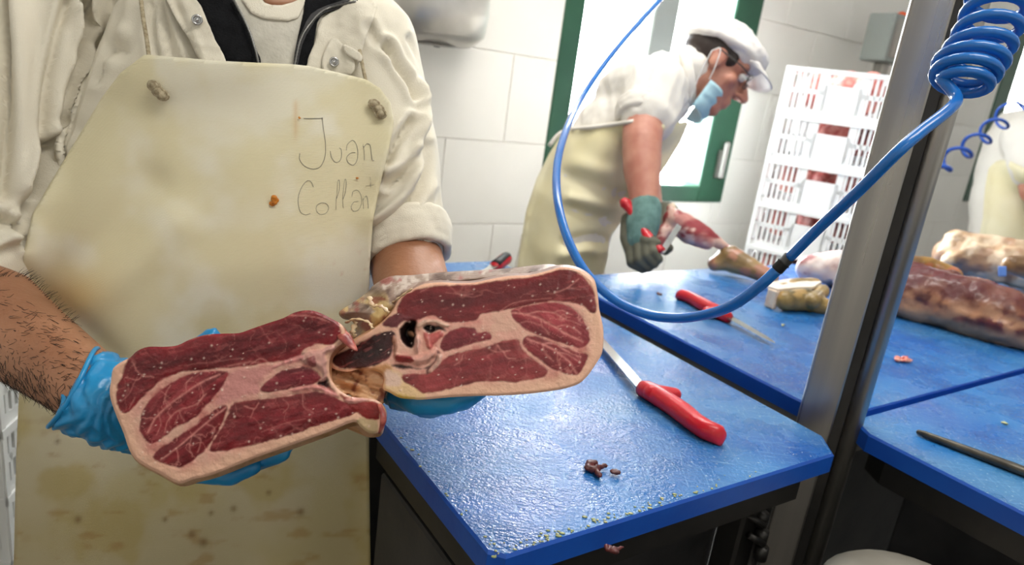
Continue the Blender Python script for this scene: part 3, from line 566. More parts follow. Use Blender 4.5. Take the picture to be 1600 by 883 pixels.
def head_prims(mb, C, fw, up, s=1.0):
    rt = np.cross(fw, up); ax = [rt, fw, up]; g = lambda a, b, c: C + (rt*a + fw*b + up*c)*s; e = lambda c, r: mb.ell(g(*c), [v*s for v in r], ax)
    e((0, -.012, .035), (.074, .096, .085)); e((0, .022, -.03), (.060, .066, .082)); e((0, .055, -.100), (.034, .028, .024)); e((0, .03, -.075), (.05, .05, .04))
    mb.cap(g(0, .088, .012), g(0, .116, -.030), .009*s, .014*s); e((-.012, .098, -.034), (.009, .012, .008)); e((.012, .098, -.034), (.009, .012, .008))
    mb.cap(g(-.038, .070, .030), g(.038, .070, .030), .014*s, .014*s); e((0, .086, -.062), (.026, .010, .008)); e((0, .083, -.076), (.022, .010, .008))
    for k in (-1, 1): e((.074*k, -.005, -.005), (.010, .022, .032)); e((.045*k, .055, -.025), (.022, .022, .022))
    return g
def skin_mesh(name, mb, vox, m, parent, smooth=5, disp=None):
    V, Fs = voxel(mb, vox, smooth)
    if disp is not None: V = V + normals(V, Fs)*disp(V)[:, None]
    return obj(name, V, Fs, m, parent), V, Fs
mat('skin', (172, 122, 92), (146, 98, 70), rough=.45, nscale=14, bump=.25, bscale=260, sss=.05)
mat('skin_far', (196, 140, 118), (180, 116, 98), rough=.5, nscale=20)
mat('coat_cloth', (232, 226, 210), (224, 217, 200), rough=.85, nscale=5, bump=.35, bscale=900, spec=.2)
mat('coat_far', (234, 230, 222), (226, 221, 212), rough=.85, nscale=5, bump=.2, bscale=300, spec=.2)
mat('tshirt', (216, 212, 200), (196, 192, 180), rough=.9, nscale=40, bump=.4, bscale=300, spec=.2)
mat('fleece', (26, 27, 30), (18, 19, 22), rough=.95, nscale=60, bump=.6, bscale=500, spec=.2)
mat('fleece_edge', (72, 72, 74), (58, 58, 60), rough=.9, nscale=60)
mat('rope', (196, 184, 156), (150, 136, 108), rough=.9, nscale=220, bump=.6, bscale=500)
mat('pencil', (128, 124, 118), rough=.7)
mat('crumb_orange', (216, 140, 40), (196, 110, 30), rough=.5, nscale=200)
mat('nitrile', (40, 150, 206), (26, 128, 190), rough=.28, nscale=16, bump=.12, bscale=120, spec=.5)
mat('hair_dark', (42, 30, 24), rough=.6)
mat('trousers', (222, 220, 212), (210, 207, 198), rough=.9, nscale=6)
mat('boot', (230, 230, 226), rough=.5)
mat('eye_white', (230, 228, 222), rough=.2)
def fold_noise(V, ax, seed, amp, fl=6, fw=26):
    """long soft creases running along ax"""
    ax = np.array(ax, float); ax /= np.linalg.norm(ax); t = V@ax; R = V-np.outer(t, ax); P = R*fw + np.outer(t, ax)*fl
    n = fbm(P, 1, 3, seed); return amp*(1-np.abs(2*n-1)*2.2)
# ---------------------------------------------------------------- man in front
man = thing('person', (*px(330, 900, .93)[:2], 0), 'person in a cream apron and white coat holding the two ham halves', 'person')
FWD = np.array([.30, -.954, 0])
tor = [(285, 1250, 1.13, .195, .6), (300, 900, 1.0, .208, .6), (325, 640, .92, .208, .6), (355, 400, .90, .200, .6), (400, 200, .885, .192, .58), (425, 70, .885, .178, .52), (432, 0, .895, .125, .55), (436, -50, .905, .066, .85)]
def torso(mb, k=1.0): return mb.tube(catmull([px(x, y, d) for x, y, d, r, f in tor], 6), np.interp(np.linspace(0, 7, 43), range(8), [t[3]*k for t in tor]), 40, flat=.58, upv=FWD)
shL, elL, wrL = px(100, -5, .885), px(-70, 455, .77), px(150, 612, .648)
shR, elR, wrR = px(566, 76, .89), px(632, 395, .86), px(672, 560, .735)
cb = torso(MB()); cb.chain([shL, shL*.55+elL*.45, shL*.08+elL*.92], [.080, .080, .070], 24); cb.chain([shR, (shR+elR)/2, elR*.93+shR*.07], [.072, .068, .055], 24); cb.chain([px(432, 0, .90), px(250, -5, .89), shL], [.06, .07, .07]); cb.chain([px(432, 0, .90), px(530, 35, .89)], [.06, .065])
hip = px(300, 1000, .97); cb.tube([px(285, 1200, 1.11), px(275, 1500, 1.22)], [.21, .23], 32, flat=.6, upv=FWD)
V0, F0 = voxel(cb, .006, 6); B0 = bvh(V0, F0)
Vc, Fc = voxel(cb, .0042, 8); Nc = normals(Vc, Fc)
def to_px(V):
    v = V-CAMP; z = v@FW; return np.c_[CX+F*(v@RT)/z, CY-F*(v@UP)/z]
def crease(V, N, lines):
    """soft cloth folds: each line is a valley (amp<0) or a ridge (amp>0) on the side that faces the room"""
    Qp = to_px(V); fc_ = sstep(.15, .6, -np.einsum('ij,ij->i', N, (V-CAMP)/np.linalg.norm(V-CAMP, axis=1)[:, None])); h = np.zeros(len(V))
    for pts, amp, w in lines:
        P = catmull(pts, 6); near = (Qp[:, 0] > P[:, 0].min()-6*w) & (Qp[:, 0] < P[:, 0].max()+6*w) & (Qp[:, 1] > P[:, 1].min()-6*w) & (Qp[:, 1] < P[:, 1].max()+6*w); k = np.where(near)[0]
        d = seg_dist(Qp[k], P, False)[0]; h[k] += amp*(np.exp(-(d/w)**2) - .45*np.exp(-((d-2.3*w)/(1.2*w))**2))
    return h*fc_
CR = [([(136, -10), (130, 65), (109, 141), (90, 212), (62, 267), (34, 358)], -.020, 7), ([(106, -10), (84, 76), (72, 158), (66, 234), (54, 305)], -.012, 6), ([(4, -10), (10, 109), (11, 207), (6, 305)], -.016, 7), ([(30, -10), (38, 100), (40, 200), (36, 290)], .010, 14), ([(117, 16), (122, 65), (103, 147), (82, 218)], .010, 7), ([(94, 207), (112, 223), (84, 272), (50, 321), (36, 350)], .009, 9), ([(78, 225), (66, 262), (52, 290)], -.011, 9), ([(128, 82), (152, 68), (188, 78)], -.009, 12), ([(180, 0), (172, 50), (150, 120)], -.006, 9), ([(0, 345), (22, 352), (40, 376)], -.012, 7), ([(-10, 385), (14, 372), (36, 362)], .010, 7),
 ([(604, 70), (620, 100), (640, 130), (648, 150)], -.013, 5), ([(642, 190), (625, 215), (600, 252)], -.014, 6), ([(672, 140), (671, 200), (645, 262), (604, 290)], -.008, 5), ([(660, 130), (660, 200), (632, 250), (604, 272)], .008, 6), ([(672, 228), (664, 282), (634, 326), (584, 366)], -.010, 6), ([(655, 235), (640, 290), (606, 330), (584, 345)], .008, 7), ([(688, 300), (684, 345), (660, 366)], -.007, 5), ([(640, 60), (664, 110), (676, 170)], -.006, 5), ([(575, 40), (590, 66), (606, 80)], -.006, 6), ([(250, 0), (258, 40), (268, 95)], -.006, 4), ([(275, 5), (292, 50), (310, 95)], -.006, 4), ([(262, 0), (275, 45), (290, 95)], .005, 4), ([(240, 10), (236, 50), (245, 90)], -.004, 6)]
Vc = Vc + Nc*(crease(Vc, Nc, CR) + (fbm(Vc, 14, 3, 2)-.5)*.006)[:, None]
coat = obj('coat', Vc, Fc, 'coat_cloth', man); BC = bvh(Vc, Fc)
# body under the clothes
bb = torso(MB(), .8); nk = px(436, -50, .905); hc = nk + np.array([0.01, -.03, .155])
bb.cap(px(434, 20, .90), hc, .062, .058); head_prims(bb, hc, np.array([.36, -.90, -.25])/np.linalg.norm([.36, -.90, -.25]), np.array([.09, -.22, .97])/np.linalg.norm([.09, -.22, .97]))
m1 = elL*.45+wrL*.55; bb.chain([shL, elL], [.05, .042]); bb.chain([elL, elL*.72+wrL*.28, m1, wrL, px(215, 635, .66)], [.044, .054, .044, .033, .03])
m2 = elR*.5+wrR*.5; bb.chain([shR, elR], [.045, .036]); bb.chain([elR, m2, wrR, px(690, 600, .70)], [.046, .044, .034, .03])
ft = [(-.14, 0), (.14, 0)]; LX = np.array([.954, .30, 0])
hp = px(285, 1250, 1.13); legs = []
for k in (-1, 1):
    h_ = hp + LX*.10*k; kn = np.array([h_[0]+.02*k, h_[1]-.02, .50]); an = np.array([h_[0]+.04*k, h_[1]+.02, .09]); legs.append((h_, kn, an)); bb.chain([h_, kn, an], [.085, .058, .042]); bb.cap(an-ZZ*.045, an-ZZ*.05+FWD*.14, .036, .030)
body, Vb, Fb = skin_mesh('body', bb, .006, 'skin', man, 5); BB = bvh(Vb, Fb)
tr = MB()
for h_, kn, an in legs: tr.chain([h_+ZZ*.02, kn, an], [.115, .085, .075])
Vt, Ft = voxel(tr, .01, 6); obj('trousers', Vt, Ft, 'trousers', man)
for h_, kn, an in legs:
    bt = MB(); bt.cap(an+ZZ*.10, an-ZZ*.03, .06, .055); bt.cap(an-ZZ*.042+FWD*.01, an-ZZ*.048+FWD*.16, .050, .042); Vt, Ft = voxel(bt, .008, 4); Vt[:, 2] = np.maximum(Vt[:, 2], 0); obj('boot', Vt, Ft, 'boot', man)
hr = MB(); u_ = np.array([.09, -.22, .97]); f_ = np.array([.36, -.90, -.25]); f_ /= np.linalg.norm(f_); u_ /= np.linalg.norm(u_); r_ = np.cross(f_, u_); hr.ell(hc+u_*.05-f_*.022, (.080, .100, .080), [r_, f_, u_]); Vt, Ft = voxel(hr, .006, 3); obj('hair', Vt + normals(Vt, Ft)*((fbm(Vt, 90, 2, 5)-.5)*.01)[:, None], Ft, 'hair_dark', man)
for k in (-1, 1): MB().ell(hc+r_*.032*k+f_*.082+u_*.005, (.012, .012, .012)).build('eye', 'eye_white', man, smooth=True)
# collar: shirt, fleece jacket, coat fronts
sheet('tshirt', [(340, -30), (368, 40), (400, 108), (462, 108), (476, 40), (492, -30)], BC, .003, 'tshirt', man, curve=2)
sheet('shirt_collar', [(372, -18), (392, 20), (430, 31), (466, 27), (478, -10), (470, -2), (440, 8), (412, 4), (400, -14)], BC, .006, 'coat_cloth', man, step=3, curve=2, thick=.003)
sheet('neck_skin', [(398, -60), (402, -30), (412, 3), (440, 8), (470, -2), (474, -30), (472, -60)], BC, .0045, 'skin', man, step=4, curve=2)
jl = [(300, -70), (274, -30), (300, 0), (322, 40), (342, 82), (356, 106), (407, 106), (398, 72), (384, 36), (364, 0), (358, -30), (372, -70)]; jr = [(490, -70), (480, -30), (474, 20), (466, 55), (458, 106), (476, 106), (490, 70), (496, 34), (512, 16), (556, 2), (562, -30), (545, -60)]
jk = sheet('fleece_jacket', jl, BC, .006, 'fleece', man, curve=2, wob=.003, thick=.003); sheet('fleece_jacket', jr, BC, .006, 'fleece', man, step=3, curve=2, wob=.002, thick=.003)
sheet('jacket_facing', [(556, -4), (512, 8), (486, 22), (474, 44), (463, 70), (458, 106), (464, 106), (472, 70), (486, 42), (506, 20), (556, 6)], BC, .010, 'fleece_edge', man, step=2.5, curve=2)
for pts in ([(364, -2), (385, 38), (398, 74), (405, 104)], [(556, 2), (508, 15), (484, 38), (469, 64), (460, 104)]):
    P = cast_line(BC, pts, .012, 16, .8); MB().tube(P, [.0016 if i % 2 else .0010 for i in range(len(P))], 8).build('zipper', 'zipper', man, smooth=True)
sheet('coat_front', [(255, -20), (290, -15), (313, 8), (324, 34), (336, 62), (356, 104), (318, 104), (296, 62), (276, 30)], BC, .014, 'coat_cloth', man, step=3, wob=.006, seed=3, curve=2)
sheet('coat_front', [(566, -10), (590, 10), (570, 60), (556, 110), (520, 112), (478, 110), (492, 66), (502, 30), (530, 14)], BC, .010, 'coat_cloth', man, step=3, wob=.006, seed=5, curve=2)
sheet('placket', [(520, 58), (536, 70), (554, 98), (546, 118), (506, 112), (504, 92), (510, 74)], BC, .015, 'coat_cloth', man, step=2.5, wob=.005, seed=8, curve=2)
sheet('placket', [(536, 68), (562, 82), (566, 92), (560, 96), (538, 82)], BC, .019, 'coat_cloth', man, step=2.5, curve=2)
for x, y, d in ((308, 31, .0195), (522, 97, .021)):
    t = cast(BC, x, y); c = px(x, y, t-d); ax = (c-CAMP)/np.linalg.norm(c-CAMP); s1 = np.cross(ax, ZZ); s1 /= np.linalg.norm(s1); s2 = np.cross(s1, ax); mb = MB()
    ring = [c + (s1*math.cos(a)+s2*math.sin(a))*.0045 for a in np.linspace(0, 2*math.pi, 21)]; mb.tube(ring, .0013, 8, cap=False); mb.ell(c, (.0022, .0022, .0015), [s1, s2, ax], 10, 6); mb.ell(c+ax*.0012, (.0052, .0052, .0012), [s1, s2, ax], 16, 6); mb.build('snap_button', 'chrome', man, smooth=True)
# apron
apo = np.array([(226, 85), (342, 95), (402, 98), (452, 100), (482, 103), (540, 116), (572, 124), (594, 138), (610, 160), (615, 190), (608, 228), (594, 285), (582, 345), (577, 420), (575, 600), (577, 760), (580, 980), (18, 980), (22, 860), (25, 720), (32, 560), (36, 470), (36, 400), (50, 335), (76, 290), (100, 250), (128, 204), (158, 154), (188, 114)], float)
Q, Fq, nb = grid_in(apo, 4.0); n = len(Q); xc = np.interp(Q[:, 1], [80, 300, 500, 900], [400, 350, 310, 300]); base = np.interp(Q[:, 1], [80, 250, 420, 640, 980], [.772, .762, .764, .795, .89]) + .075*(np.abs(Q[:, 0]-xc)/280)**2.2
ct = np.array([cast(BC, x, y, 9.0) for x, y in Q])-np.interp(Q[:, 1], [80, 125, 170], [.024, .020, .009]); d = np.minimum(base, ct); d = smooth_field(Fq, n, smooth_field(Fq, n, d, 160, np.minimum(base, ct)), 30)
soft = (fbm(Q*np.array([1, .8]), .006, 2, 21)-.5)*.012 + .009*np.exp(-(seg_dist(Q, catmull([(235, 290), (190, 345), (140, 395), (40, 450)], 6), False)[0]/34)**2) - .007*np.exp(-(seg_dist(Q, catmull([(270, 350), (210, 410), (120, 490), (40, 540)], 6), False)[0]/34)**2) + .004*np.exp(-(seg_dist(Q, catmull([(40, 430), (120, 500), (180, 560)], 6), False)[0]/18)**2)
d = d + soft
AV = pxa(Q[:, 0], Q[:, 1], d); BA = bvh(AV, Fq)
ac = np.tile(lin((236, 231, 210)), (n, 1)); ac = mixc(ac, lin((226, 216, 176)), sstep(.42, .62, fbm(Q, .008, 4, 22))*.8); ac = mixc(ac, lin((206, 186, 120)), sstep(.52, .7, fbm(Q, .012, 5, 23))*.7*sstep(330, 700, Q[:, 1])); ac = mixc(ac, lin((176, 158, 106)), sstep(480, 860, Q[:, 1])*.7)  # yellow grime, plus shade low on the apron mixed into its colour
ac = mixc(ac, lin((168, 128, 70)), sstep(.64, .76, fbm(Q*np.array([.6, 1.6]), .035, 5, 24))*.5*sstep(600, 720, Q[:, 1])); ac = mixc(ac, lin((206, 168, 92)), np.exp(-(np.hypot((Q[:, 0]-110)/60, (Q[:, 1]-462)/40))**2)*.6)
ac = mixc(ac, lin((214, 178, 120)), np.exp(-((Q[:, 0]-462)/4)**2)*sstep(150, 165, Q[:, 1])*sstep(230, 200, Q[:, 1])*.5); ac = mixc(ac, lin((206, 150, 120)), sstep(.62, .7, fbm(Q, .09, 3, 26))*np.exp(-(np.hypot((Q[:, 0]-548)/20, (Q[:, 1]-420)/24))**2)*.9)
for x, y, r in ((122, 812, 6), (318, 848, 7), (365, 795, 5), (330, 802, 4), (258, 812, 4), (300, 835, 5), (420, 770, 4), (470, 800, 6), (90, 690, 4)): ac = mixc(ac, lin((120, 84, 40)), np.exp(-(np.hypot(*(Q-np.array([x, y])).T)/r)**2)*.7)
m = cmat('apron_vinyl', rough=.55, bump=.0, spec=.35); nt = m.node_tree
tcn = nt.nodes.new('ShaderNodeTexCoord'); wv = nt.nodes.new('ShaderNodeTexWave'); wv.bands_direction = 'Z'; wv.inputs['Scale'].default_value = 200; wv.inputs['Distortion'].default_value = 1.5; wv.inputs['Detail'].default_value = 2; nt.links.new(tcn.outputs['Object'], wv.inputs[0])
bp = nt.nodes.new('ShaderNodeBump'); bp.inputs['Strength'].default_value = .3; bp.inputs['Distance'].default_value = .0006; nt.links.new(wv.outputs[1], bp.inputs['Height']); nt.links.new(bp.outputs[0], nt.nodes['Principled BSDF'].inputs['Normal'])
apron = obj('apron', AV, Fq[:, ::-1], 'apron_vinyl', man, cols=ac); apron['label'] = 'cream rubber apron with a handwritten name'; s = apron.modifiers.new('solid', 'SOLIDIFY'); s.thickness = .0025; s.offset = -1
K = 4.417; zl = lambda pts: [(440+x/K, 160+y/K) for x, y in pts]
STR = [([(152, 110), (200, 111), (285, 109)], .55), ([(280, 104), (290, 190), (303, 280), (300, 370), (270, 440), (220, 460), (160, 440), (125, 395), (126, 350)], .40), ([(336, 335), (346, 380), (370, 411), (400, 405), (413, 370), (411, 325), (398, 314)], .33), ([(447, 330), (455, 290), (490, 262), (516, 292), (526, 345), (520, 400), (495, 432), (460, 415), (450, 380), (478, 350), (508, 346)], .33), ([(562, 290), (570, 340), (571, 402)], .33), ([(565, 312), (590, 285), (612, 300), (620, 360), (626, 395), (638, 401)], .33),
 ([(220, 585), (205, 550), (180, 540), (145, 575), (118, 640), (115, 700), (130, 755), (165, 776), (200, 766)], .30), ([(280, 690), (245, 710), (240, 745), (265, 772), (305, 765), (325, 730), (310, 700), (282, 692)], .30), ([(376, 742), (377, 680), (384, 600), (388, 545), (398, 540), (398, 600), (380, 664)], .27), ([(426, 730), (422, 660), (430, 580), (438, 530), (446, 552), (440, 620), (424, 668)], .27), ([(485, 652), (492, 618), (520, 605), (545, 632), (552, 690), (532, 740), (497, 751), (480, 722), (497, 690), (530, 682)], .28), ([(562, 655), (566, 735)], .24), ([(564, 674), (584, 645), (595, 672), (598, 732)], .24), ([(612, 512), (616, 590)], .18), ([(582, 576), (612, 572), (640, 569)], .18)]
lt = MB()
for pts, r in STR:
    P = cast_line(BA, zl(pts), .0004, 7, .77)
    if len(P) > 1: lt.tube(P, r*.0011, 6, flat=.5)
o = lt.build('lettering', 'pencil', apron, smooth=True); o['label'] = 'faint grey pencilled name on the apron'
for pts in ([(241, 134), (248, 143), (255, 149)], [(585, 163), (592, 171), (595, 178)]):
    kt = MB(); P = [px(x, y, cast(BA, x, y, .78)-.006) for x, y in pts]
    for k, p in enumerate(P): kt.ell(p, (.0062-.0006*k, .005, .0052)); kt.tube([p+np.array([.0062*math.cos(a), -.001, .005*math.sin(a)]) for a in np.linspace(0, 6.28, 12)], .0014, 6, cap=False)
    kt.tube([P[0], P[0]+np.array([-.006, 0, .004])], .0012, 6); kt.build('rope_knot', 'rope', apron, smooth=True)
for pts in ([(219, -10), (224, 30), (229, 60), (233, 90)], [(562, 78), (566, 100), (572, 128)]): MB().tube(cast_line(BC, pts, .016, 8, .8), .0022, 8).build('neck_cord', 'rope', apron, smooth=True)
for x, y, r in ((427, 313, .0065), (558, 278, .0022), (467, 184, .0018)):
    mb = MB(); p = px(x, y, cast(BA, x, y, .77)-.002); rg = np.random.default_rng(int(x))
    for _ in range(5): mb.ell(p+rg.normal(0, r*.45, 3)*np.array([1, .2, .8]), (r*.55, r*.35, r*.45), None, 10, 6)
    mb.build('food_crumb', 'crumb_orange', apron, smooth=True)
# rolled sleeve cuff
axR = (wrR-elR)/np.linalg.norm(wrR-elR); s1 = np.cross(axR, ZZ); s1 /= np.linalg.norm(s1); s2 = np.cross(s1, axR)
a0 = (elR-shR)/np.linalg.norm(elR-shR); axR = a0*.75+axR*.5; axR /= np.linalg.norm(axR); s1 = np.cross(axR, RT); s1 /= np.linalg.norm(s1); s2 = np.cross(s1, axR); cu = MB(); cc = px(637, 396, .855)
for k, (o_, rr, th) in enumerate(((.004, .0505, .0065), (-.008, .0525, .0075), (-.020, .0545, .0075), (-.032, .056, .006))):
    cu.tube([cc+axR*o_+(s1*math.cos(a)+s2*math.sin(a))*rr*(1+.02*math.sin(3*a)) for a in np.linspace(0, 2*math.pi, 41)], th, 10, cap=False)
Vt, Ft = voxel(cu, .004, 4); obj('sleeve_cuff', Vt + normals(Vt, Ft)*((fbm(Vt, 40, 3, 6)-.5)*.006)[:, None], Ft, 'coat_cloth', man)
# gloves
def glove(parts, seed, cuff):
    gb = MB()
    for pts, rad in parts: gb.chain([px(*p) for p in pts], rad, 14)
    gb.tube([px(*cuff[0]), px(*cuff[1])], [cuff[2], cuff[2]], 24)
    V, Fs = voxel(gb, .0026, 4); a, b = px(*cuff[0]), px(*cuff[1]); ax = (b-a)/np.linalg.norm(b-a); t = (V-a)@ax
    cr = np.sin(t*520 + fbm(V, 30, 3, seed)*22)*.0017*sstep(.11, .04, t) + (fbm(V, 55, 3, seed+1)-.5)*.003
    V = V + normals(V, Fs)*cr[:, None]; g = obj('glove', V, Fs, 'nitrile', man); g['label'] = 'thin blue disposable glove'; return g
glove([([(172, 626, .650), (205, 640, .665)], [.040, .040]), ([(205, 620, .675), (250, 600, .69), (300, 560, .692), (330, 527, .690)], [.026, .017, .013, .010]),
  ([(200, 640, .670), (250, 660, .69), (260, 680, .69)], [.040, .036, .034]), ([(260, 640, .695), (330, 660, .70), (400, 670, .70)], [.013, .012, .010]), ([(265, 665, .693), (340, 695, .70), (425, 690, .698), (452, 690, .69)], [.013, .012, .011, .009]), ([(265, 690, .690), (340, 722, .693), (405, 718, .693), (440, 708, .685)], [.013, .0125, .011, .009]), ([(262, 705, .683), (310, 738, .680), (360, 742, .678), (395, 730, .675)], [.012, .0115, .0105, .008])], 3, ((122, 606, .648), (205, 640, .665), .041))
axL = px(205, 640, .665)-px(122, 606, .648); axL /= np.linalg.norm(axL); cc = px(121, 607, .648); s1 = np.cross(axL, ZZ); s1 /= np.linalg.norm(s1); s2 = np.cross(s1, axL)
MB().tube([cc+axL*(-.001+.003*math.sin(2*a+1))+(s1*math.cos(a)+s2*math.sin(a))*.0398*(1+.02*math.sin(3*a)) for a in np.linspace(0, 2*math.pi, 49)], .0022, 8, cap=False).build('glove_rim', 'nitrile', man, smooth=True)
glove([([(672, 548, .745), (678, 590, .715)], [.037, .038]), ([(678, 590, .715), (672, 606, .690)], [.038, .030]), ([(625, 612, .69), (672, 626, .672), (722, 622, .664), (748, 608, .665)], [.018, .0155, .013, .010]), ([(635, 610, .705), (690, 624, .690), (732, 614, .690)], [.015, .014, .011]), ([(622, 608, .678), (655, 626, .664), (700, 629, .660), (738, 616, .660)], [.015, .0145, .012, .010]), ([(650, 610, .72), (690, 625, .715), (725, 612, .715)], [.014, .013, .010]), ([(660, 600, .71), (630, 605, .69), (612, 606, .68)], [.016, .013, .010])], 6, ((672, 548, .745), (678, 590, .715), .036))
# forearm hair
rg = np.random.default_rng(5); hs = MB(); cnt = 0
while cnt < 1100:
    t = rg.uniform(.0, 1); x = rg.uniform(-15, 128); y = np.interp(x, [-15, 128], [540, 606]) + rg.uniform(-96, 96)
    d = cast(BB, x, y)
    if d is None or d > .9: continue
    p = px(x, y, d+.0008); L = rg.uniform(.006, .014); aa = rg.normal(.9, .5); dr = RT*math.cos(aa) - UP*math.sin(aa); ou = -(p-CAMP)/np.linalg.norm(p-CAMP)
    hs.tube([p, p+dr*L*.5+ou*.0032, p+dr*L+UP*rg.normal(0, .0015)+ou*.0042], [.00028, .00024, .0001], 3, cap=False); cnt += 1
for k in range(150):                                   # hair standing out along both outlines of the arm
    x = rg.uniform(-10, 125); up_ = k % 2 == 0; ys = np.arange(430, 680, 3.0); hit = [y for y in ys if (cast(BB, x, y) or 9) < .9]
    if not hit: continue
    y = (min(hit)+2 if up_ else max(hit)-2); d = cast(BB, x, y) or .7; p = px(x, y, d); L = rg.uniform(.006, .012); dr = RT*rg.uniform(.4, 1)+UP*(rg.uniform(.3, .9) if up_ else -rg.uniform(.3, .9)); dr /= np.linalg.norm(dr)
    hs.tube([p, p+dr*L*.6, p+dr*L+RT*.002], [.00024, .0002, .00008], 3, cap=False)
o = obj('arm_hair', hs.V, hs.F, 'hair_dark', body); o['kind'] = 'stuff'
# ---------------------------------------------------------------- worker bending over the back table
mat('apron_far', (236, 230, 202), (224, 214, 170), rough=.6, nscale=4, spec=.3)
mat('cap_cloth', (234, 230, 226), (222, 218, 214), rough=.9, nscale=30, bump=.4, bscale=200)
mat('mask_blue', (176, 212, 224), (156, 198, 214), rough=.8, nscale=20)
mat('white_strap', (236, 236, 234), rough=.7)
mat('knit_teal', (112, 148, 142), (86, 120, 116), rough=.9, nscale=40, bump=.5, bscale=300)
mat('glove_grey', (104, 104, 88), (84, 84, 70), rough=.7, nscale=30, bump=.2, bscale=200)
mat('glasses', (60, 56, 54), rough=.3)
mat('lens', (210, 210, 206), rough=.05, alpha=.35)
def unit(v): v = np.array(v, float); return v/np.linalg.norm(v)
wk = thing('person', (*px(880, 420, 2.02)[:2], 0), 'person in white cap and cream apron bending over the back table with a knife', 'person')
IR, IU = RT, UP                                        # his side faces the camera: build him in that vertical plane
wt = [(845, 640, 2.06, .175), (862, 480, 2.04, .175), (880, 390, 2.02, .175), (902, 310, 2.0, .165), (945, 235, 1.98, .165), (1000, 172, 1.96, .165), (1048, 135, 1.95, .115)]
def wtor(mb, k=1.0): return mb.tube(catmull([px(x, y, d) for x, y, d, r in wt], 6), np.interp(np.linspace(0, 6, 37), range(7), [t[3]*k for t in wt]), 32, flat=.70, upv=unit(IR*.8-IU*.5))
sN, eN, wN_ = px(1022, 140, 1.86), px(1003, 225, 1.74), px(1008, 322, 1.66)
sF, eF, wF = px(1020, 135, 2.10), px(1002, 240, 2.02), px(1018, 335, 1.84)
cb = wtor(MB()); cb.chain([px(1045, 128, 1.97), px(1075, 112, 1.95)], [.085, .066]); cb.chain([px(985, 150, 1.92), sN, px(1012, 182, 1.80)], [.095, .086, .070]); cb.chain([sF, px(1014, 190, 2.06)], [.085, .07])
cb.chain([px(845, 500, 2.06), px(835, 700, 2.1)], [.165, .17])
V, Fs = voxel(cb, .007, 6); wr = fold_noise(V, sN-eN, 9, .007, 8, 22) + (fbm(V, 16, 3, 4)-.5)*.010; V = V + normals(V, Fs)*wr[:, None]; obj('coat', V, Fs, 'coat_far', wk); BW = bvh(V, Fs)
bb = wtor(MB(), .8); HW = px(1117, 106, 1.95); hf = unit(IR*.80-IU*.58-FW*.12); hu = unit(IR*.56+IU*.82); hu = unit(hu-hf*(hu@hf))
bb.cap(px(1040, 140, 1.96), HW-hu*.05-hf*.02, .066, .060); head_prims(bb, HW, hf, hu, 1.0)
bb.chain([sN, px(1004, 205, 1.77), eN], [.06, .052, .050]); bb.chain([eN, px(1003, 262, 1.71), wN_, px(1004, 352, 1.645)], [.050, .047, .033, .030]); bb.chain([sF, eF], [.06, .048]); bb.chain([eF, wF, px(1030, 362, 1.80)], [.046, .032, .028])
lg = []
for k, dd in ((-1, 2.0), (1, 2.18)):
    h_ = px(848, 640, dd); kn = np.array([h_[0]+.03, h_[1], .46]); an = np.array([h_[0]-.02+.05*k, h_[1]+.02, .09]); lg.append((h_, kn, an)); bb.chain([h_, kn, an], [.085, .06, .042]); bb.cap(an-ZZ*.045, an-ZZ*.05+unit([.9, .2, 0])*.14, .036, .03)
o, Vb, Fb = skin_mesh('body', bb, .0055, 'skin_far', wk, 4)
tr = MB()
for h_, kn, an in lg: tr.chain([h_+ZZ*.03, kn, an], [.12, .09, .08])
Vt, Ft = voxel(tr, .012, 5); obj('trousers', Vt, Ft, 'trousers', wk)
for h_, kn, an in lg:
    bt = MB(); bt.cap(an+ZZ*.10, an-ZZ*.03, .06, .055); bt.cap(an-ZZ*.04, an-ZZ*.046+unit([.9, .2, 0])*.16, .05, .042); Vt, Ft = voxel(bt, .01, 3); Vt[:, 2] = np.maximum(Vt[:, 2], 0); obj('boot', Vt, Ft, 'boot', wk)
hr_ = np.cross(hf, hu); hx = [hr_, hf, hu]; H = lambda a, b, c: HW + hr_*a + hf*b + hu*c
mb = MB(); mb.ell(H(0, -.020, .034), (.079, .096, .082), hx); mb.ell(H(0, -.055, -.01), (.062, .05, .06), hx)
for k in (-1, 1): mb.ell(H(.062*k, .030, .022), (.009, .014, .020), hx)
Vt, Ft = voxel(mb, .005, 2); obj('hair', Vt, Ft, 'hair_dark', wk)
# cap: crown, band, brim
mb = MB(); mb.ell(H(0, .004, .068), (.090, .108, .052), hx); mb.ell(H(0, -.012, .088), (.082, .088, .044), hx); mb.ell(H(0, .050, .074), (.078, .068, .040), hx); mb.tube([H(.088*math.cos(a), -.008+.105*math.sin(a), .052+.012*math.sin(a)) for a in np.linspace(0, 2*math.pi, 40)], .012, 8, cap=False)
Vt, Ft = voxel(mb, .005, 4); cp = obj('cap', Vt + normals(Vt, Ft)*((fbm(Vt, 30, 3, 7)-.5)*.014)[:, None], Ft, 'cap_cloth', wk)
bv_ = []; bf = []; na, nr_ = 17, 6
for j in range(nr_):
    for i in range(na):
        a = math.pi*(i/(na-1)); t = j/(nr_-1); bv_.append(H(.080*math.cos(a)*(1-.12*t), .070+(.030+.062*t)*math.sin(a), .052-.030*t*math.sin(a)+.010*math.sin(a)-.016*(math.cos(a)**2)))
for j in range(nr_-1):
    for i in range(na-1): bf.append((j*na+i, j*na+i+1, (j+1)*na+i+1, (j+1)*na+i))
o = obj('brim', bv_, bf, 'cap_cloth', cp); s = o.modifiers.new('solid', 'SOLIDIFY'); s.thickness = .004
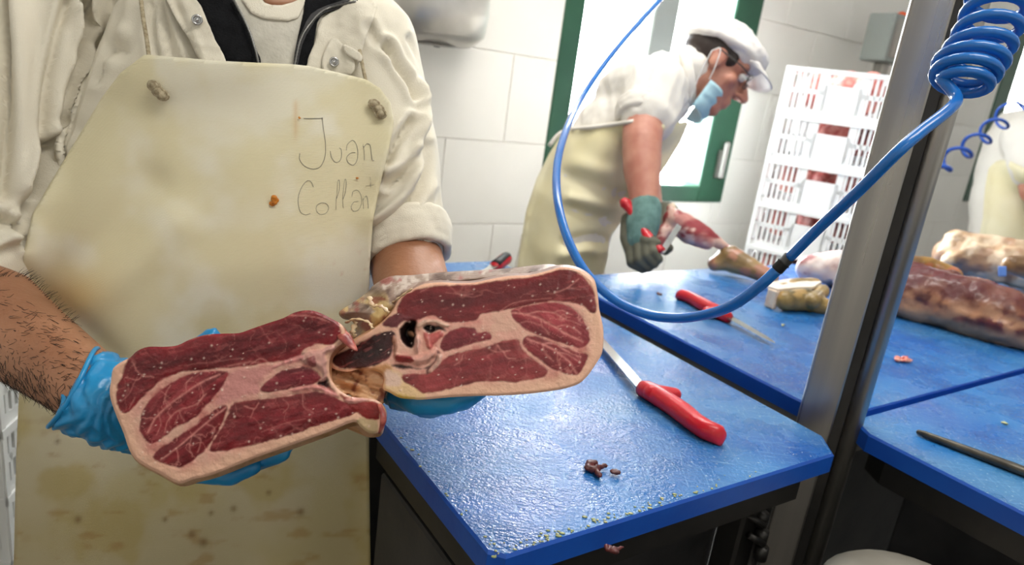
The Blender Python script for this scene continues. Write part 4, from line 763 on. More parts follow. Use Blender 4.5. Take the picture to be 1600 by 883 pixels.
# face mask pulled under the chin: pleated box of cloth
mv = []; mf = []; nu, nv_ = 15, 9
for j in range(nv_):
    for i in range(nu):
        a = math.radians(-88+176*i/(nu-1)); t = j/(nv_-1); pl = .003*math.sin(t*math.pi*6)
        mv.append(H((.066+pl)*math.sin(a), .012+(.062+pl)*math.cos(a)*(1-.25*t), -.060-.085*t))
for j in range(nv_-1):
    for i in range(nu-1): mf.append((j*nu+i, j*nu+i+1, (j+1)*nu+i+1, (j+1)*nu+i))
mk = obj('face_mask', mv, mf, 'mask_blue', wk); s = mk.modifiers.new('solid', 'SOLIDIFY'); s.thickness = .003
for k in (-1, 1):
    MB().tube(catmull([H(.066*k, .010, -.062), H(.080*k, .004, -.03), H(.086*k, -.012, .015), H(.084*k, -.028, .0)], 5), .0016, 6).build('ear_loop', 'white_strap', mk, smooth=True)
    MB().tube(catmull([H(.066*k, .002, -.140), H(.070*k, -.02, -.06), H(.084*k, -.028, .0)], 5), .0016, 6).build('ear_loop', 'white_strap', mk, smooth=True)
gl = MB()
for k in (-1, 1):
    gl.tube([H(k*.034+.026*math.cos(a), .104-.010*abs(math.cos(a)), .002+.018*math.sin(a)) for a in np.linspace(0, 2*math.pi, 25)], .0018, 6, cap=False); gl.tube([H(k*.060, .094, .008), H(k*.076, .06, .012), H(k*.082, -.01, .016)], .0018, 6)
gl.tube([H(-.010, .104, .004), H(.010, .104, .004)], .0018, 6); go = gl.build('glasses', 'glasses', wk, smooth=True)
for k in (-1, 1): MB().ell(H(k*.034, .102, .002), (.025, .002, .017), hx, 14, 8).build('lens', 'lens', go, smooth=True)
for k in (-1, 1): MB().ell(H(k*.032, .078, .004), (.012, .012, .012), hx, 12, 8).build('eye', 'eye_white', wk, smooth=True)
# collar and rolled sleeve
cc = px(1074, 124, 1.945); ax = unit(HW-hu*.05-px(1040, 140, 1.96)); s1 = unit(np.cross(ax, FW)); s2 = np.cross(s1, ax)
mb = MB(); [mb.tube([cc+ax*o_+(s1*math.cos(a)+s2*math.sin(a))*r for a in np.linspace(0, 2*math.pi, 31)], .009, 8, cap=False) for o_, r in ((0, .070), (-.014, .076))]; Vt, Ft = voxel(mb, .005, 3); obj('coat_collar', Vt, Ft, 'coat_far', wk)
ax = unit(eN-sN); s1 = unit(np.cross(ax, IR)); s2 = np.cross(s1, ax); mb = MB(); cc = px(1003, 190, 1.79)
for o_, r in ((0, .060), (-.016, .064), (-.034, .066)): mb.tube([cc+ax*o_+(s1*math.cos(a)+s2*math.sin(a))*r for a in np.linspace(0, 2*math.pi, 31)], .012, 8, cap=False)
Vt, Ft = voxel(mb, .005, 3); obj('sleeve_cuff', Vt+normals(Vt, Ft)*((fbm(Vt, 40, 3, 3)-.5)*.008)[:, None], Ft, 'coat_far', wk)
# apron wrapped round his front and near side
ap = [(880, 205), (930, 195), (975, 188), (1010, 196), (1040, 195), (1078, 188), (1064, 222), (1042, 258), (1018, 290), (992, 318), (968, 350), (952, 372), (950, 400), (940, 440), (925, 560), (800, 560), (806, 440), (812, 390), (822, 330), (838, 280), (858, 240)]
P = np.array(ap, float); Q, Fq, nb = grid_in(P, 4.0); d = np.array([cast(BW, x, y, np.nan) or np.nan for x, y in Q]); nanm = np.isnan(d); d[nanm] = 1.96
d = smooth_field(Fq, len(Q), np.minimum(d, 1.95), 14)-.014; soft = np.zeros(len(Q))
for ln, amp, w in (([(885, 275), (930, 290), (975, 305)], .012, 12), ([(890, 325), (930, 340), (965, 355)], .014, 10), ([(885, 380), (920, 372), (955, 378)], .018, 9), ([(880, 400), (920, 392), (950, 395)], -.016, 9), ([(890, 310), (930, 318), (970, 328)], -.012, 9), ([(900, 255), (950, 268), (1000, 262)], -.008, 14)): soft += amp*np.exp(-(seg_dist(Q, catmull(ln, 5), False)[0]/w)**2)
V = pxa(Q[:, 0], Q[:, 1], d+soft); ac = obj('apron', V, Fq[:, ::-1], 'apron_far', wk); s = ac.modifiers.new('solid', 'SOLIDIFY'); s.thickness = .003; s.offset = -1; ac['label'] = 'cream rubber apron, creased at the waist'
MB().tube(cast_line(BW, [(858, 228), (880, 206), (935, 198), (990, 190)], .016, 6, 1.9), .006, 8).build('apron_tie', 'coat_far', wk, smooth=True)
# gloved fist closed round the knife
def chain(parts, vox, name, m, parent, sm=3):
    b = MB(); [b.chain([px(*p) for p in pts], rad, 12) for pts, rad in parts]; V, Fs = voxel(b, vox, sm); return obj(name, V, Fs, m, parent)
chain([([(1008, 326, 1.66), (1004, 350, 1.648)], [.040, .042]), ([(1004, 350, 1.648), (1000, 374, 1.635)], [.042, .034])], .004, 'glove', 'knit_teal', wk)['label'] = 'teal knitted cuff glove'
chain([([(984, 345, 1.665), (982, 372, 1.65), (990, 396, 1.63)], [.022, .021, .020]), ([(986, 392, 1.63), (988, 410, 1.615), (1004, 420, 1.61)], [.015, .0145, .012]), ([(998, 386, 1.615), (1000, 406, 1.60), (1013, 418, 1.60)], [.015, .0145, .012]), ([(1010, 381, 1.605), (1011, 400, 1.59), (1022, 412, 1.59)], [.0145, .014, .012]), ([(1020, 377, 1.60), (1021, 394, 1.585), (1029, 405, 1.585)], [.0135, .013, .011]), ([(1000, 370, 1.625), (1012, 378, 1.60), (1026, 380, 1.59)], [.016, .014, .011])], .003, 'glove_fingers', 'glove_grey', wk)
chain([([(1040, 335, 1.84), (1030, 362, 1.80)], [.036, .038]), ([(1030, 362, 1.80), (1028, 385, 1.76), (1040, 392, 1.74)], [.018, .015, .012]), ([(1036, 360, 1.79), (1036, 382, 1.75), (1046, 388, 1.73)], [.016, .014, .011]), ([(1042, 355, 1.79), (1044, 376, 1.75)], [.015, .012]), ([(1026, 368, 1.79), (1022, 388, 1.76)], [.015, .012]), ([(1030, 355, 1.78), (1046, 362, 1.75)], [.015, .012])], .004, 'glove', 'glove_grey', wk)
kn = thing('boning_knife', px(1030, 392, 1.585), 'red-handled boning knife gripped in the bending worker\'s glove', 'knife', 'red-handled knives')
P = catmull([px(972, 312, 1.655), px(984, 326, 1.648), px(1000, 352, 1.625), px(1018, 378, 1.60), px(1034, 394, 1.585)], 5); MB().tube(P, np.interp(np.linspace(0, 1, len(P)), [0, .1, .3, .7, 1], [.010, .017, .013, .015, .014]), 12, flat=.8).build('handle', 'red_plastic', kn, smooth=True)
b0, b1 = px(1034, 394, 1.585), px(1062, 352, 1.64); MB().box((b0+b1)/2, (np.linalg.norm(b1-b0), .014, .002), [unit(b1-b0), unit(np.cross(unit(b1-b0), FW)), FW], .0009).build('blade', 'blade', kn)
# ---------------------------------------------------------------- worker at the right edge
w3 = thing('person', (*px(1590, 400, 3.0)[:2], 0), 'person in white coat and cream apron cut off by the right edge', 'person')
tb = MB(); ts = [(1585, 470, 3.02, .19), (1588, 380, 3.0, .19), (1592, 300, 3.0, .185), (1612, 230, 3.0, .20), (1622, 185, 3.0, .15)]
def wt3(mb, k): return mb.tube(catmull([px(x, y, d) for x, y, d, r in ts], 5), np.interp(np.linspace(0, 4, 21), range(5), [t[3]*k for t in ts]), 28, flat=.75, upv=-FW)
wt3(tb, 1.0); tb.chain([px(1600, 215, 2.86), px(1612, 268, 2.8)], [.085, .075]); tb.chain([px(1660, 215, 3.1), px(1672, 268, 3.06)], [.085, .075]); Vt, Ft = voxel(tb, .009, 6); Vt = Vt + normals(Vt, Ft)*((fbm(Vt, 14, 3, 14)-.5)*.02)[:, None]; obj('coat', Vt, Ft, 'coat_far', w3); B3 = bvh(Vt, Ft)
bb = wt3(MB(), .8); h3 = px(1645, 120, 3.0); bb.cap(px(1622, 185, 3.0), h3, .06, .058); head_prims(bb, h3, unit(IR*.9-IU*.4), unit(IU+IR*.4)); bb.chain([px(1608, 255, 2.82), px(1616, 300, 2.78), px(1650, 350, 2.7)], [.052, .05, .035]); bb.chain([px(1668, 255, 3.06), px(1690, 330, 2.98)], [.05, .036])
h_ = px(1585, 470, 3.05)
for k in (-1, 1):
    a = h_+np.array([.09*k, 0, 0]); bb.chain([a, np.array([a[0], a[1], .45]), np.array([a[0], a[1], .05])], [.10, .08, .06]); bb.cap(np.array([a[0], a[1], .04]), np.array([a[0]-.05, a[1]-.14, .04]), .038, .034)
skin_mesh('body', bb, .008, 'skin_far', w3, 4)
for x, y, dd in ((1656, 358, 2.69), (1694, 340, 2.97)):
    chain([([(x-6, y-8, dd+.01), (x+4, y+8, dd-.01)], [.040, .040])] + [([(x+2+5*k, y+10-2*k, dd-.01-.01*k), (x+6+5*k, y+26-2*k, dd-.02-.01*k), (x+5*k, y+36-2*k, dd-.02-.01*k)], [.014, .012, .010]) for k in range(4)] + [([(x-6, y+4, dd-.02), (x-10, y+20, dd-.03)], [.015, .011])], .006, 'glove', 'glove_grey', w3)
sheet('apron', [(1545, 262), (1575, 250), (1600, 262), (1660, 262), (1664, 440), (1530, 440), (1536, 340)], B3, .02, 'apron_far', w3, step=5, smooth=10, curve=2, fill=2.85)
hr = MB(); hr.ell(h3+IU*.04, (.085, .10, .085)); Vt, Ft = voxel(hr, .008, 3); obj('cap', Vt, Ft, 'cap_cloth', w3)
# ---------------------------------------------------------------- hoses
hs = thing('air_hose', px(1500, 150, .64), 'thick blue coiled air hose hanging in front of the steel post', 'hose', 'blue spiral hoses')
def helix(P, r, turns, per=22, up0=None):
    """coil round a path"""
    n = int(turns*per); S = np.linspace(0, 1, len(P)); t = np.linspace(0, 1, n); C = np.stack([np.interp(t, S, P[:, i]) for i in range(3)], 1); R = np.interp(t, np.linspace(0, 1, len(r)), r)
    T = unit(P[-1]-P[0]); a = unit(np.cross(T, FW) if up0 is None else up0); b = unit(np.cross(T, a)); ph = t*turns*2*math.pi; return C + R[:, None]*(np.cos(ph)[:, None]*a + np.sin(ph)[:, None]*b)
cp_ = catmull([px(1502, 134, .63), px(1508, 112, .632), px(1525, 86, .636), px(1543, 50, .64), px(1556, 10, .645), px(1566, -40, .65), px(1574, -100, .655)], 5)
hx_ = helix(cp_, [.020, .0265, .0245, .0235, .023, .023], 8.2)
MB().tube(hx_, .0050, 12).build('coil', 'hose_blue', hs, smooth=True)
l0 = hx_[0]; l1 = catmull([l0, px(1494, 152, .615), px(1482, 172, .60), px(1440, 205, .59), px(1400, 240, .59), px(1340, 300, .62), px(1280, 356, .67), px(1232, 404, .70)], 8)
MB().tube(l1, .0052, 12).build('hose_run', 'hose_blue', hs, smooth=True)
cpl = MB(); a, b = px(1236, 399, .70), px(1212, 424, .705); d = unit(b-a); cpl.tube([a, a+d*.002, a+(b-a)*.45, a+(b-a)*.5, a+(b-a)*.55, b-d*.002, b], [.0045, .0062, .0062, .0072, .0062, .0066, .0048], 14); cpl.build('coupling', 'rubber_black', hs, smooth=True)
l2 = catmull([px(1214, 422, .705), px(1190, 444, .715), px(1150, 474, .74), px(1110, 490, .78), px(1060, 497, .82), px(1010, 491, .85), px(960, 468, .87), px(915, 425, .89), px(886, 370, .92), px(871, 310, .97), px(871, 255, 1.05), px(884, 205, 1.16), px(905, 160, 1.32), px(935, 113, 1.45), px(970, 68, 1.55), px(1005, 28, 1.62), px(1036, -6, 1.68), px(1070, -46, 1.72)], 8)
MB().tube(l2, np.linspace(.0058, .0064, len(l2)), 14).build('hose_run', 'hose_blue', hs, smooth=True)
h2 = thing('air_hose', px(1452, 290, 2.3), 'thin stretched spiral blue hose in the background right of the post', 'hose', 'blue spiral hoses')
P = catmull([px(1410, 330, 2.25), px(1470, 262, 2.3), px(1512, 232, 2.35), px(1550, 202, 2.4), px(1584, 168, 2.45), px(1640, 110, 2.5)], 5); MB().tube(helix(P, [.024, .028, .030, .032, .032], 6.6, 28), np.linspace(.0075, .004, int(6.6*28)), 8).build('coil', 'hose_far', h2, smooth=True)
# ---------------------------------------------------------------- knives and steel
def knife_flat(name, p_butt, p_neck, p_tip, label, guard_side, sc=1.0, z=TZ):
    a, b, c = np.array([*p_butt[:2], z]), np.array([*p_neck[:2], z]), np.array([*p_tip[:2], z]); t = thing(name, a, label, 'knife', 'red-handled knives'); L = np.linalg.norm(a-b); d = unit(a-b); s = np.cross(ZZ, d)*guard_side
    pr = [(0, .0, .0095, .011), (.05, .001, .0125, .0125), (.18, .003, .014, .0135), (.38, .004, .0140, .0135), (.58, .003, .0148, .0135), (.76, .000, .0130, .013), (.88, .001, .0130, .013), (.96, .007, .0130, .0125), (1.0, .009, .0095, .010), (1.015, .009, .003, .004)]
    V = []; n = 16; Fs = []
    for (t_, off, w, h) in pr:
        for k in range(n):
            an = 2*math.pi*k/n; V.append(b + d*L*t_ + s*(off+w*sc*math.cos(an)) + ZZ*(h*sc*(1+math.sin(an))))
    for i in range(len(pr)-1):
        for k in range(n): Fs.append((i*n+k, i*n+(k+1) % n, (i+1)*n+(k+1) % n, (i+1)*n+k))
    Fs += [list(range(n))[::-1], [(len(pr)-1)*n+k for k in range(n)]]
    hd = obj('handle', V, Fs, 'red_plastic', t)
    g = MB(); g0 = b+d*L*.16+ZZ*.014*sc; g.cap(g0, g0+s*.030*sc+d*.012*sc, .013*sc, .0095*sc); g.cap(b+d*L*.05+ZZ*.013*sc, g0, .010*sc, .012*sc); Vt, Ft = voxel(g, .002, 4); obj('finger_guard', Vt, Ft, 'red_plastic', hd)
    bl = unit(c-b); BLn = np.linalg.norm(c-b); sd = np.cross(ZZ, bl); bm_ = MB(); N = 12; V = []
    for i in range(N+1):
        u = i/N; w = (.0095*(1-.25*u) if u < .75 else .0095*.81*max(.02, (1-u)/.25)**.7)*sc; cen = b - bl*.004 + bl*(BLn*u) + ZZ*(.012*sc*(1-.4*u)+.001)
        V += [cen+sd*w+ZZ*.0012*sc, cen-sd*w+ZZ*.0002, cen+sd*w-ZZ*.0012*sc, cen-sd*w-ZZ*.0002]
    Fs = []
    for i in range(N):
        k = i*4; Fs += [(k, k+1, k+5, k+4), (k+2, k+6, k+7, k+3), (k, k+4, k+6, k+2), (k+1, k+3, k+7, k+5)]
    Fs += [(0, 2, 3, 1), (N*4, N*4+1, N*4+3, N*4+2)]; obj('blade', V, Fs, 'blade', t, smooth=False); return t
ka, kb = pz(1119, 684, TZ+.012), pz(1002, 605, TZ+.012); kc = kb+(pz(944, 541, TZ+.008)-kb)*2.3
knife_flat('boning_knife', ka, kb, kc, 'red-handled boning knife lying on the front blue table', 1)
knife_flat('boning_knife', pz(1066, 459, TZ+.012), pz(1140, 496, TZ+.012), pz(1212, 544, TZ), 'red-handled boning knife lying on the back blue table', 1, .95)
k3 = thing('boning_knife', pz(775, 416, TZ), 'red and black knife handle behind the ham on the front table', 'knife')
p0, p1 = pz(774, 416, TZ+.014), pz(793, 402, TZ+.02); dd = unit(p1-p0); P = [p0+dd*t for t in np.linspace(-.01, .075, 10)]; MB().tube(P, np.interp(np.linspace(0, 1, 10), [0, .1, .5, .85, 1], [.008, .0135, .0145, .015, .007]), 14, flat=.9).build('handle', 'red_plastic', k3, smooth=True); MB().tube([p+ZZ*.005-FW*.004 for p in P[1:9]], .0105, 10, flat=.8).build('grip_inlay', 'rubber_black', k3, smooth=True)
MB().box(p0-dd*.075+ZZ*.004, (.14, .018, .002), [dd, unit(np.cross(ZZ, dd)), ZZ], .0008).build('blade', 'blade', k3)
st = thing('sharpening_steel', pz(1515, 705, TZ), 'dark round sharpening steel lying on the right blue table', 'sharpening steel')
a, b = pz(1432, 674, TZ+.005), pz(1640, 752, TZ+.007); b = b+(b-a)*.4; MB().tube([a, a+(b-a)*.01, a+(b-a)*.05, a+(b-a)*.5, b], [.002, .0035, .0048, .0068, .0072], 14).build('rod', 'iron', st, smooth=True); MB().tube([b, b+(b-a)*.05, b+(b-a)*.4], [.010, .012, .011], 14).build('handle', 'rubber_black', st, smooth=True)
# ---------------------------------------------------------------- scraps
mat('scrap_dark', (96, 34, 32), (60, 22, 22), rough=.4, nscale=120); mat('scrap_red', (196, 60, 52), (230, 170, 150), rough=.4, nscale=120); mat('scrap_fat', (200, 196, 150), (150, 160, 110), rough=.45, nscale=120)
def scrap(x, y, r, m, label, fl=.35, n=6, seed=0, asp=1.6, z=None, name='meat_scrap', grp=None):
    p = pz(x, y, TZ+.001) if z is None else np.array(z); rg = np.random.default_rng(seed); mb = MB()
    for _ in range(n): mb.ell(p+np.array([*(TU[:2]*rg.normal(0, r*.55*asp)+TV[:2]*rg.normal(0, r*.5)), r*fl]), (r*rg.uniform(.35, .7), r*rg.uniform(.3, .6), r*fl*rg.uniform(.7, 1.3)), None, 12, 8)
    mb.tube([p+ZZ*r*fl, p+TU*r*1.6+ZZ*r*fl, p+TU*r*2.1+ZZ*r*.2], [r*.35, r*.25, r*.05], 8)
    V, Fs = voxel(mb, max(.0012, r*.12), 1); V = V + normals(V, Fs)*((fbm(V, 220, 2, seed)-.5)*r*.35)[:, None]; V[:, 2] = np.maximum(V[:, 2], p[2]-.001) if z is None else V[:, 2]
    return tag(obj(name, V, Fs, m), label, 'meat scrap', grp)
scrap(927, 737, .0105, 'scrap_dark', 'small dark dried meat scrap on the front blue table', seed=3)
scrap(1408, 563, .011, 'scrap_red', 'small red and white meat scrap on the back table beside the big ham', seed=5)
scrap(1029, 461, .006, 'scrap_dark', 'tiny dark meat crumb near the red knife on the back table', seed=6, asp=.8)
scrap(1567, 661, .004, 'scrap_fat', 'tiny pale fat crumb near the sharpening steel', seed=7, asp=.8)
scrap(1222, 509, .005, 'scrap_fat', 'tiny yellow fat crumb in front of the trotter block', seed=8, asp=.8)
scrap(957, 861, .007, 'scrap_dark', 'small meat scrap stuck to the front edge of the blue board', seed=9, z=pz(957, 860, TZ-.012)-np.array([0, .003, 0]), asp=.5)
e0, e1 = tp(O1, .012, .004), tp(O1, .505, .004); rg = np.random.default_rng(9); fr = MB()
for k in range(110):                                   # fat shavings caught on the near board edges
    if k < 95: u = abs(rg.normal(.12, .12)) % .48; q = np.array([*tp(O1, u, .003+abs(rg.normal(0, .006))), TZ])
    else: q = np.array([*tp(O1, .002+abs(rg.normal(0, .005)), rg.uniform(.01, .22)), TZ])
    r = rg.uniform(.0004, .0017); fr.ell(q+ZZ*r*.4, (r*rg.uniform(.8, 2), r, r*.6), None, 7, 5)
tag(fr.build('fat_shavings', 'scrap_fat', smooth=True), 'yellowish fat shavings along the near edge of the front blue board', 'fat shavings', kind='stuff')
# ---------------------------------------------------------------- meat on the back table
cmat('meat_far', rough=.38, bump=.4, bscale=160, spec=.5, coat=.15)
def lump(name, parts, vox, colf, parent, disp=.006, seed=0, sm=3, m='meat_far', floor=None):
    b = MB(); [b.chain(pts, rad, 14) for pts, rad in parts]; V, Fs = voxel(b, vox, sm); V = V + normals(V, Fs)*((fbm(V, 26, 4, seed)-.5)*2*disp)[:, None]
    if floor is not None: V[:, 2] = np.maximum(V[:, 2], floor)
    return obj(name, V, Fs, m, parent, cols=colf(V))
def blend(V, cs, fr, seed):
    V = V - np.outer(V@TU, TU)*.6; n = fbm(V, fr, 4, seed); n2 = fbm(V, fr*2.3, 4, seed+1); c = np.tile(lin(cs[0]), (len(V), 1))
    c = mixc(c, lin(cs[1]), sstep(.45, .6, n)); 
    if len(cs) > 2: c = mixc(c, lin(cs[2]), sstep(.52, .64, n2)*.85)
    if len(cs) > 3: c = mixc(c, lin(cs[3]), sstep(.5, .38, n2)*.8)
    return c
lgm = thing('pork_shank', pz(1170, 425, TZ), 'pork shank with trotter being boned by the bending worker', 'meat')
lump('shank', [([px(1026, 386, 1.70), px(1036, 362, 1.71), px(1056, 352, 1.72)], [.012, .017, .022]), ([px(1048, 326, 1.72), px(1054, 345, 1.72), px(1078, 362, 1.72), px(1104, 376, 1.72)], [.010, .030, .032, .022]), ([px(1070, 345, 1.72), px(1100, 366, 1.72), px(1134, 386, 1.73)], [.022, .022, .010])], .004, lambda V: blend(V, [(206, 140, 132), (150, 52, 58), (226, 190, 176)], 22, 3), lgm, .005, 4)
lump('trotter', [([px(1118, 412, 1.73), px(1140, 404, 1.73), px(1170, 418, 1.70), px(1205, 434, 1.68)], [.020, .034, .026, .018])], .004, lambda V: blend(V, [(170, 138, 92), (130, 104, 64), (186, 128, 104)], 16, 5), lgm, .004, 6, floor=TZ)
MB().tube([px(1048, 318, 1.72), px(1052, 330, 1.72)], [.008, .010], 10).build('bone', mat('bone', (236, 222, 200), (222, 196, 170), rough=.4, nscale=80), lgm, smooth=True)
tk = thing('trotter_block', pz(1245, 486, TZ), 'sawn trotter with a flat pale cut top on the back table', 'meat')
q0 = pz(1248, 482, TZ)
lump('hide', [([pz(1226, 470, TZ+.022), pz(1256, 468, TZ+.022), pz(1288, 478, TZ+.016)], [.022, .027, .019]), ([pz(1218, 452, TZ+.034), pz(1245, 446, TZ+.032), pz(1272, 446, TZ+.032)], [.012, .018, .018]), ([pz(1270, 470, TZ+.03), pz(1285, 455, TZ+.03)], [.016, .015])], .004, lambda V: blend(V, [(140, 116, 66), (84, 74, 48), (176, 142, 84)], 26, 7), tk, .005, 8, floor=TZ)
zz = TZ+.046; fpl = [pz(x, y, zz) for x, y in ((1200, 447), (1208, 440), (1235, 435), (1268, 434), (1284, 440), (1272, 448), (1245, 449), (1215, 452))]; mb = MB(); n = len(fpl); mb.add([*(p-ZZ*.006 for p in fpl), *fpl], [list(range(n))[::-1], [n+i for i in range(n)], *[(i, (i+1) % n, n+(i+1) % n, n+i) for i in range(n)]]); mb.build('cut_face', mat('cut_pale', (236, 228, 214), (222, 204, 186), rough=.3, nscale=40, coat=.3), tk)
mb = MB(); e = pz(1207, 450, zz); mb.box((e[0]+.006, e[1]+.004, TZ+.022), (.014, .024, .042), TABAX, .003); mb.build('bone', 'bone', tk)
wl = thing('pork_joint', pz(1290, 440, TZ), 'pale pork joint lying behind the steel post on the back table', 'meat'); q1 = pz(1300, 446, TZ)
lump('flesh', [([q1-TU*.07+TV*.03+ZZ*.04, q1+ZZ*.05, q1+TU*.09-TV*.01+ZZ*.045], [.034, .046, .044]), ([q1-TU*.03-TV*.04+ZZ*.02, q1+TU*.07-TV*.05+ZZ*.02], [.02, .022])], .005, lambda V: blend(V, [(226, 206, 200), (206, 160, 156), (150, 70, 76), (236, 226, 222)], 14, 9), wl, .008, 10, floor=TZ)
# big ham right of the post: open cut face, rind underneath
bh = thing('whole_ham', pz(1500, 535, TZ), 'large dark ham with red cut flesh and pale rind right of the post', 'ham', 'hams on the back table')
def hamcol(V):
    c = blend(V, [(100, 38, 38), (172, 122, 90), (62, 16, 22), (186, 138, 104)], 16, 11); z = V[:, 2]-TZ; sk = sstep(.040, .022, z+(fbm(V, 20, 3, 12)-.5)*.012); c = mixc(c, lin((150, 124, 104)), sk); c = mixc(c, lin((206, 168, 96)), sstep(.60, .68, fbm(V, 11, 4, 15))*.8)
    c = mixc(c, lin((84, 22, 26)), sstep(.055, .085, z+(fbm(V*np.array([1, 1, .5]), 24, 3, 33)-.5)*.05)*.85); e = pz(1478, 455, TZ+.07); d = np.linalg.norm((V-e)*np.array([1, .8, 1.2]), axis=1); return mixc(c, lin((44, 8, 12)), sstep(.05, .022, d))
hA, hB, hC_ = pz(1390, 500, TZ), pz(1500, 520, TZ), pz(1640, 560, TZ)
lump('flesh', [([hA+TV*.05+TU*.10+ZZ*.085, hB+TV*.07+ZZ*.10+TU*.05], [.018, .022]), ([hA+TV*.07+ZZ*.045+TU*.03, hB+TV*.10+ZZ*.055, hC_+TV*.10+ZZ*.05], [.044, .066, .066]), ([hA+TV*.025+TU*.04+ZZ*.026, hB+TV*.03+ZZ*.028, hC_+TV*.03+ZZ*.028], [.024, .028, .028]), ([hA+TV*.12+TU*.06+ZZ*.08, hB+TV*.15+ZZ*.085, hC_+TV*.15+ZZ*.075], [.022, .036, .04])], .005, hamcol, bh, .010, 13, floor=TZ)
bh2 = thing('whole_ham', pz(1560, 470, TZ), 'pale dry-skinned ham lying behind the large dark ham', 'ham', 'hams on the back table')
gA, gB = pz(1500, 440, TZ), pz(1640, 470, TZ); lump('flesh', [([gA+ZZ*.07+TV*.04, gB+ZZ*.075+TV*.05, gB+TU*.2+ZZ*.07], [.050, .068, .06]), ([gA+ZZ*.115+TV*.06, gB+ZZ*.115+TV*.06], [.026, .036]), ([gA-TU*.06+ZZ*.06+TV*.02, gA+TU*.03+ZZ*.10], [.022, .034]), ([gA+TU*.06-TV*.03+ZZ*.05, gB-TV*.03+ZZ*.10], [.03, .026])], .006, lambda V: blend(V, [(202, 176, 146), (168, 136, 104), (226, 204, 176), (140, 100, 72)], 12, 17), bh2, .012, 18, floor=TZ)
bh3 = thing('ham_shank', pz(1430, 440, TZ), 'brown yellow ham shank resting on top of the dark ham', 'meat'); q = px(1425, 412, 1.62)
lump('flesh', [([px(1420, 412, 1.62), px(1452, 416, 1.62), px(1490, 432, 1.60)], [.018, .024, .020])], .004, lambda V: blend(V, [(150, 112, 48), (112, 78, 34), (176, 100, 70)], 22, 19), bh3, .005, 20)
bh4 = thing('ham_shank', pz(1590, 440, TZ), 'brown shank end at the right edge above the large ham', 'meat')
lump('flesh', [([px(1580, 412, 1.56), px(1610, 418, 1.56), px(1650, 424, 1.56)], [.020, .030, .03])], .005, lambda V: blend(V, [(150, 116, 76), (110, 80, 50), (190, 150, 80)], 20, 21), bh4, .005, 22)
mat('blue_tag', (96, 140, 220), rough=.35); tb_ = MB(); tb_.box(px(1566, 424, 1.50), (.018, .022, .004), [RT, UP, FW], .0015); tag(tb_.build('plastic_tag', 'blue_tag'), 'small blue plastic tag on the ham at the right', 'tag')
# ---------------------------------------------------------------- crates
def crate_parts(w, d, h):
    """body bars of an open plastic crate, origin at base centre, axes u (front), v (depth)"""
    P = {}
    t = .006
    fr = MB(); fr.box((0, 0, .006), (w-.01, d-.01, .008)); P['base'] = fr
    for nm, ax, L, off, sg in (('front_wall', 0, w, d/2, -1), ('back_wall', 0, w, d/2, 1), ('side_wall', 1, d, w/2, -1), ('side_wall', 1, d, w/2, 1)):
        m_ = MB()
        def bar(a0, a1, z0, z1, th=t, ax=ax, off=off, sg=sg, m_=m_):
            c = (a0+a1)/2; s = a1-a0
            if ax == 0: m_.box((c, sg*(off-t/2), (z0+z1)/2), (s, th, z1-z0))
            else: m_.box((sg*(off-t/2), c, (z0+z1)/2), (th, s, z1-z0))
        bar(-L/2, L/2, 0, .022); bar(-L/2, L/2, h-.016, h, .014)
        hw = min(.05, L*.16); zm = h*.52
        bar(-L/2, -hw-.012, zm-.008, zm+.008); bar(hw+.012, L/2, zm-.008, zm+.008)
        bar(-hw-.012, hw+.012, .022, h-.052); bar(-hw-.024, -hw-.0, .022, h-.016); bar(hw, hw+.024, .022, h-.016)   # solid plate below the hand hole
        x = hw+.030
        while x < L/2-.012:
            for s in (-1, 1): bar(s*x-.0042, s*x+.0042, .022, h-.016)
            x += .0185
        for s in (-1, 1): bar(s*(L/2-.006)-.006, s*(L/2-.006)+.006, 0, h, .012)
        P.setdefault(nm, []).append(m_)
    return P
mat('crate_meat', (176, 70, 66), (210, 140, 128), rough=.5, nscale=40)
def stack(base, ang, w, d, h, n, labelf, grp, meat=True):
    U = np.array([math.cos(ang), math.sin(ang), 0]); W = np.array([-math.sin(ang), math.cos(ang), 0]); parts = crate_parts(w, d, h); first = None
    rot = lambda v: np.array([U*x+W*y+ZZ*z for x, y, z in v])
    for k in range(n):
        loc = np.array([base[0], base[1], k*h]); t = thing('meat_crate', loc, labelf(k, n), 'crate', grp)
        if first is None:
            first = t
            for nm, L in parts.items():
                for m_ in (L if isinstance(L, list) else [L]): obj(nm, rot(m_.V)+loc, m_.F, 'white_plastic', t, smooth=False)
        else:
            for ch in first.children: c = ch.copy(); COL.objects.link(c); c.parent = t
        if meat and k >= n-5:
            rg = np.random.default_rng(k+40); b = MB()
            for _ in range(6):
                q = loc+U*rg.uniform(-.13, .13)+W*rg.uniform(-w*.0-.14, .10)+ZZ*(h*.62); b.ell(q, (rg.uniform(.05, .07), rg.uniform(.05, .07), h*.34+.02*(k == n-1)), None, 16, 10)
            V, Fs = voxel(b, .008, 2); V = V + normals(V, Fs)*((fbm(V, 24, 3, k)-.5)*.014)[:, None]; lo = loc-np.zeros(3)
            rel = V-loc; a_, b_ = np.clip(rel@U, -w/2+.05, w/2-.05), np.clip(rel@W, -d/2+.04, d/2-.04); V = loc+np.outer(a_, U)+np.outer(b_, W)+np.outer(np.maximum(rel[:, 2], .015) if k == n-1 else np.clip(rel[:, 2], .015, h-.004), ZZ)
            tag(obj('pork_cuts', V, Fs, 'crate_meat'), ('pork cuts heaped in the topmost white crate by the window' if k == n-1 else 'pork cuts in the white crate by the window, number %s from the top' % ('two', 'three', 'four', 'five')[n-2-k]), 'meat', 'pork cuts in the crates')
ORD = ['topmost', 'second', 'third', 'fourth', 'fifth', 'sixth', 'seventh', 'eighth', 'ninth', 'tenth']
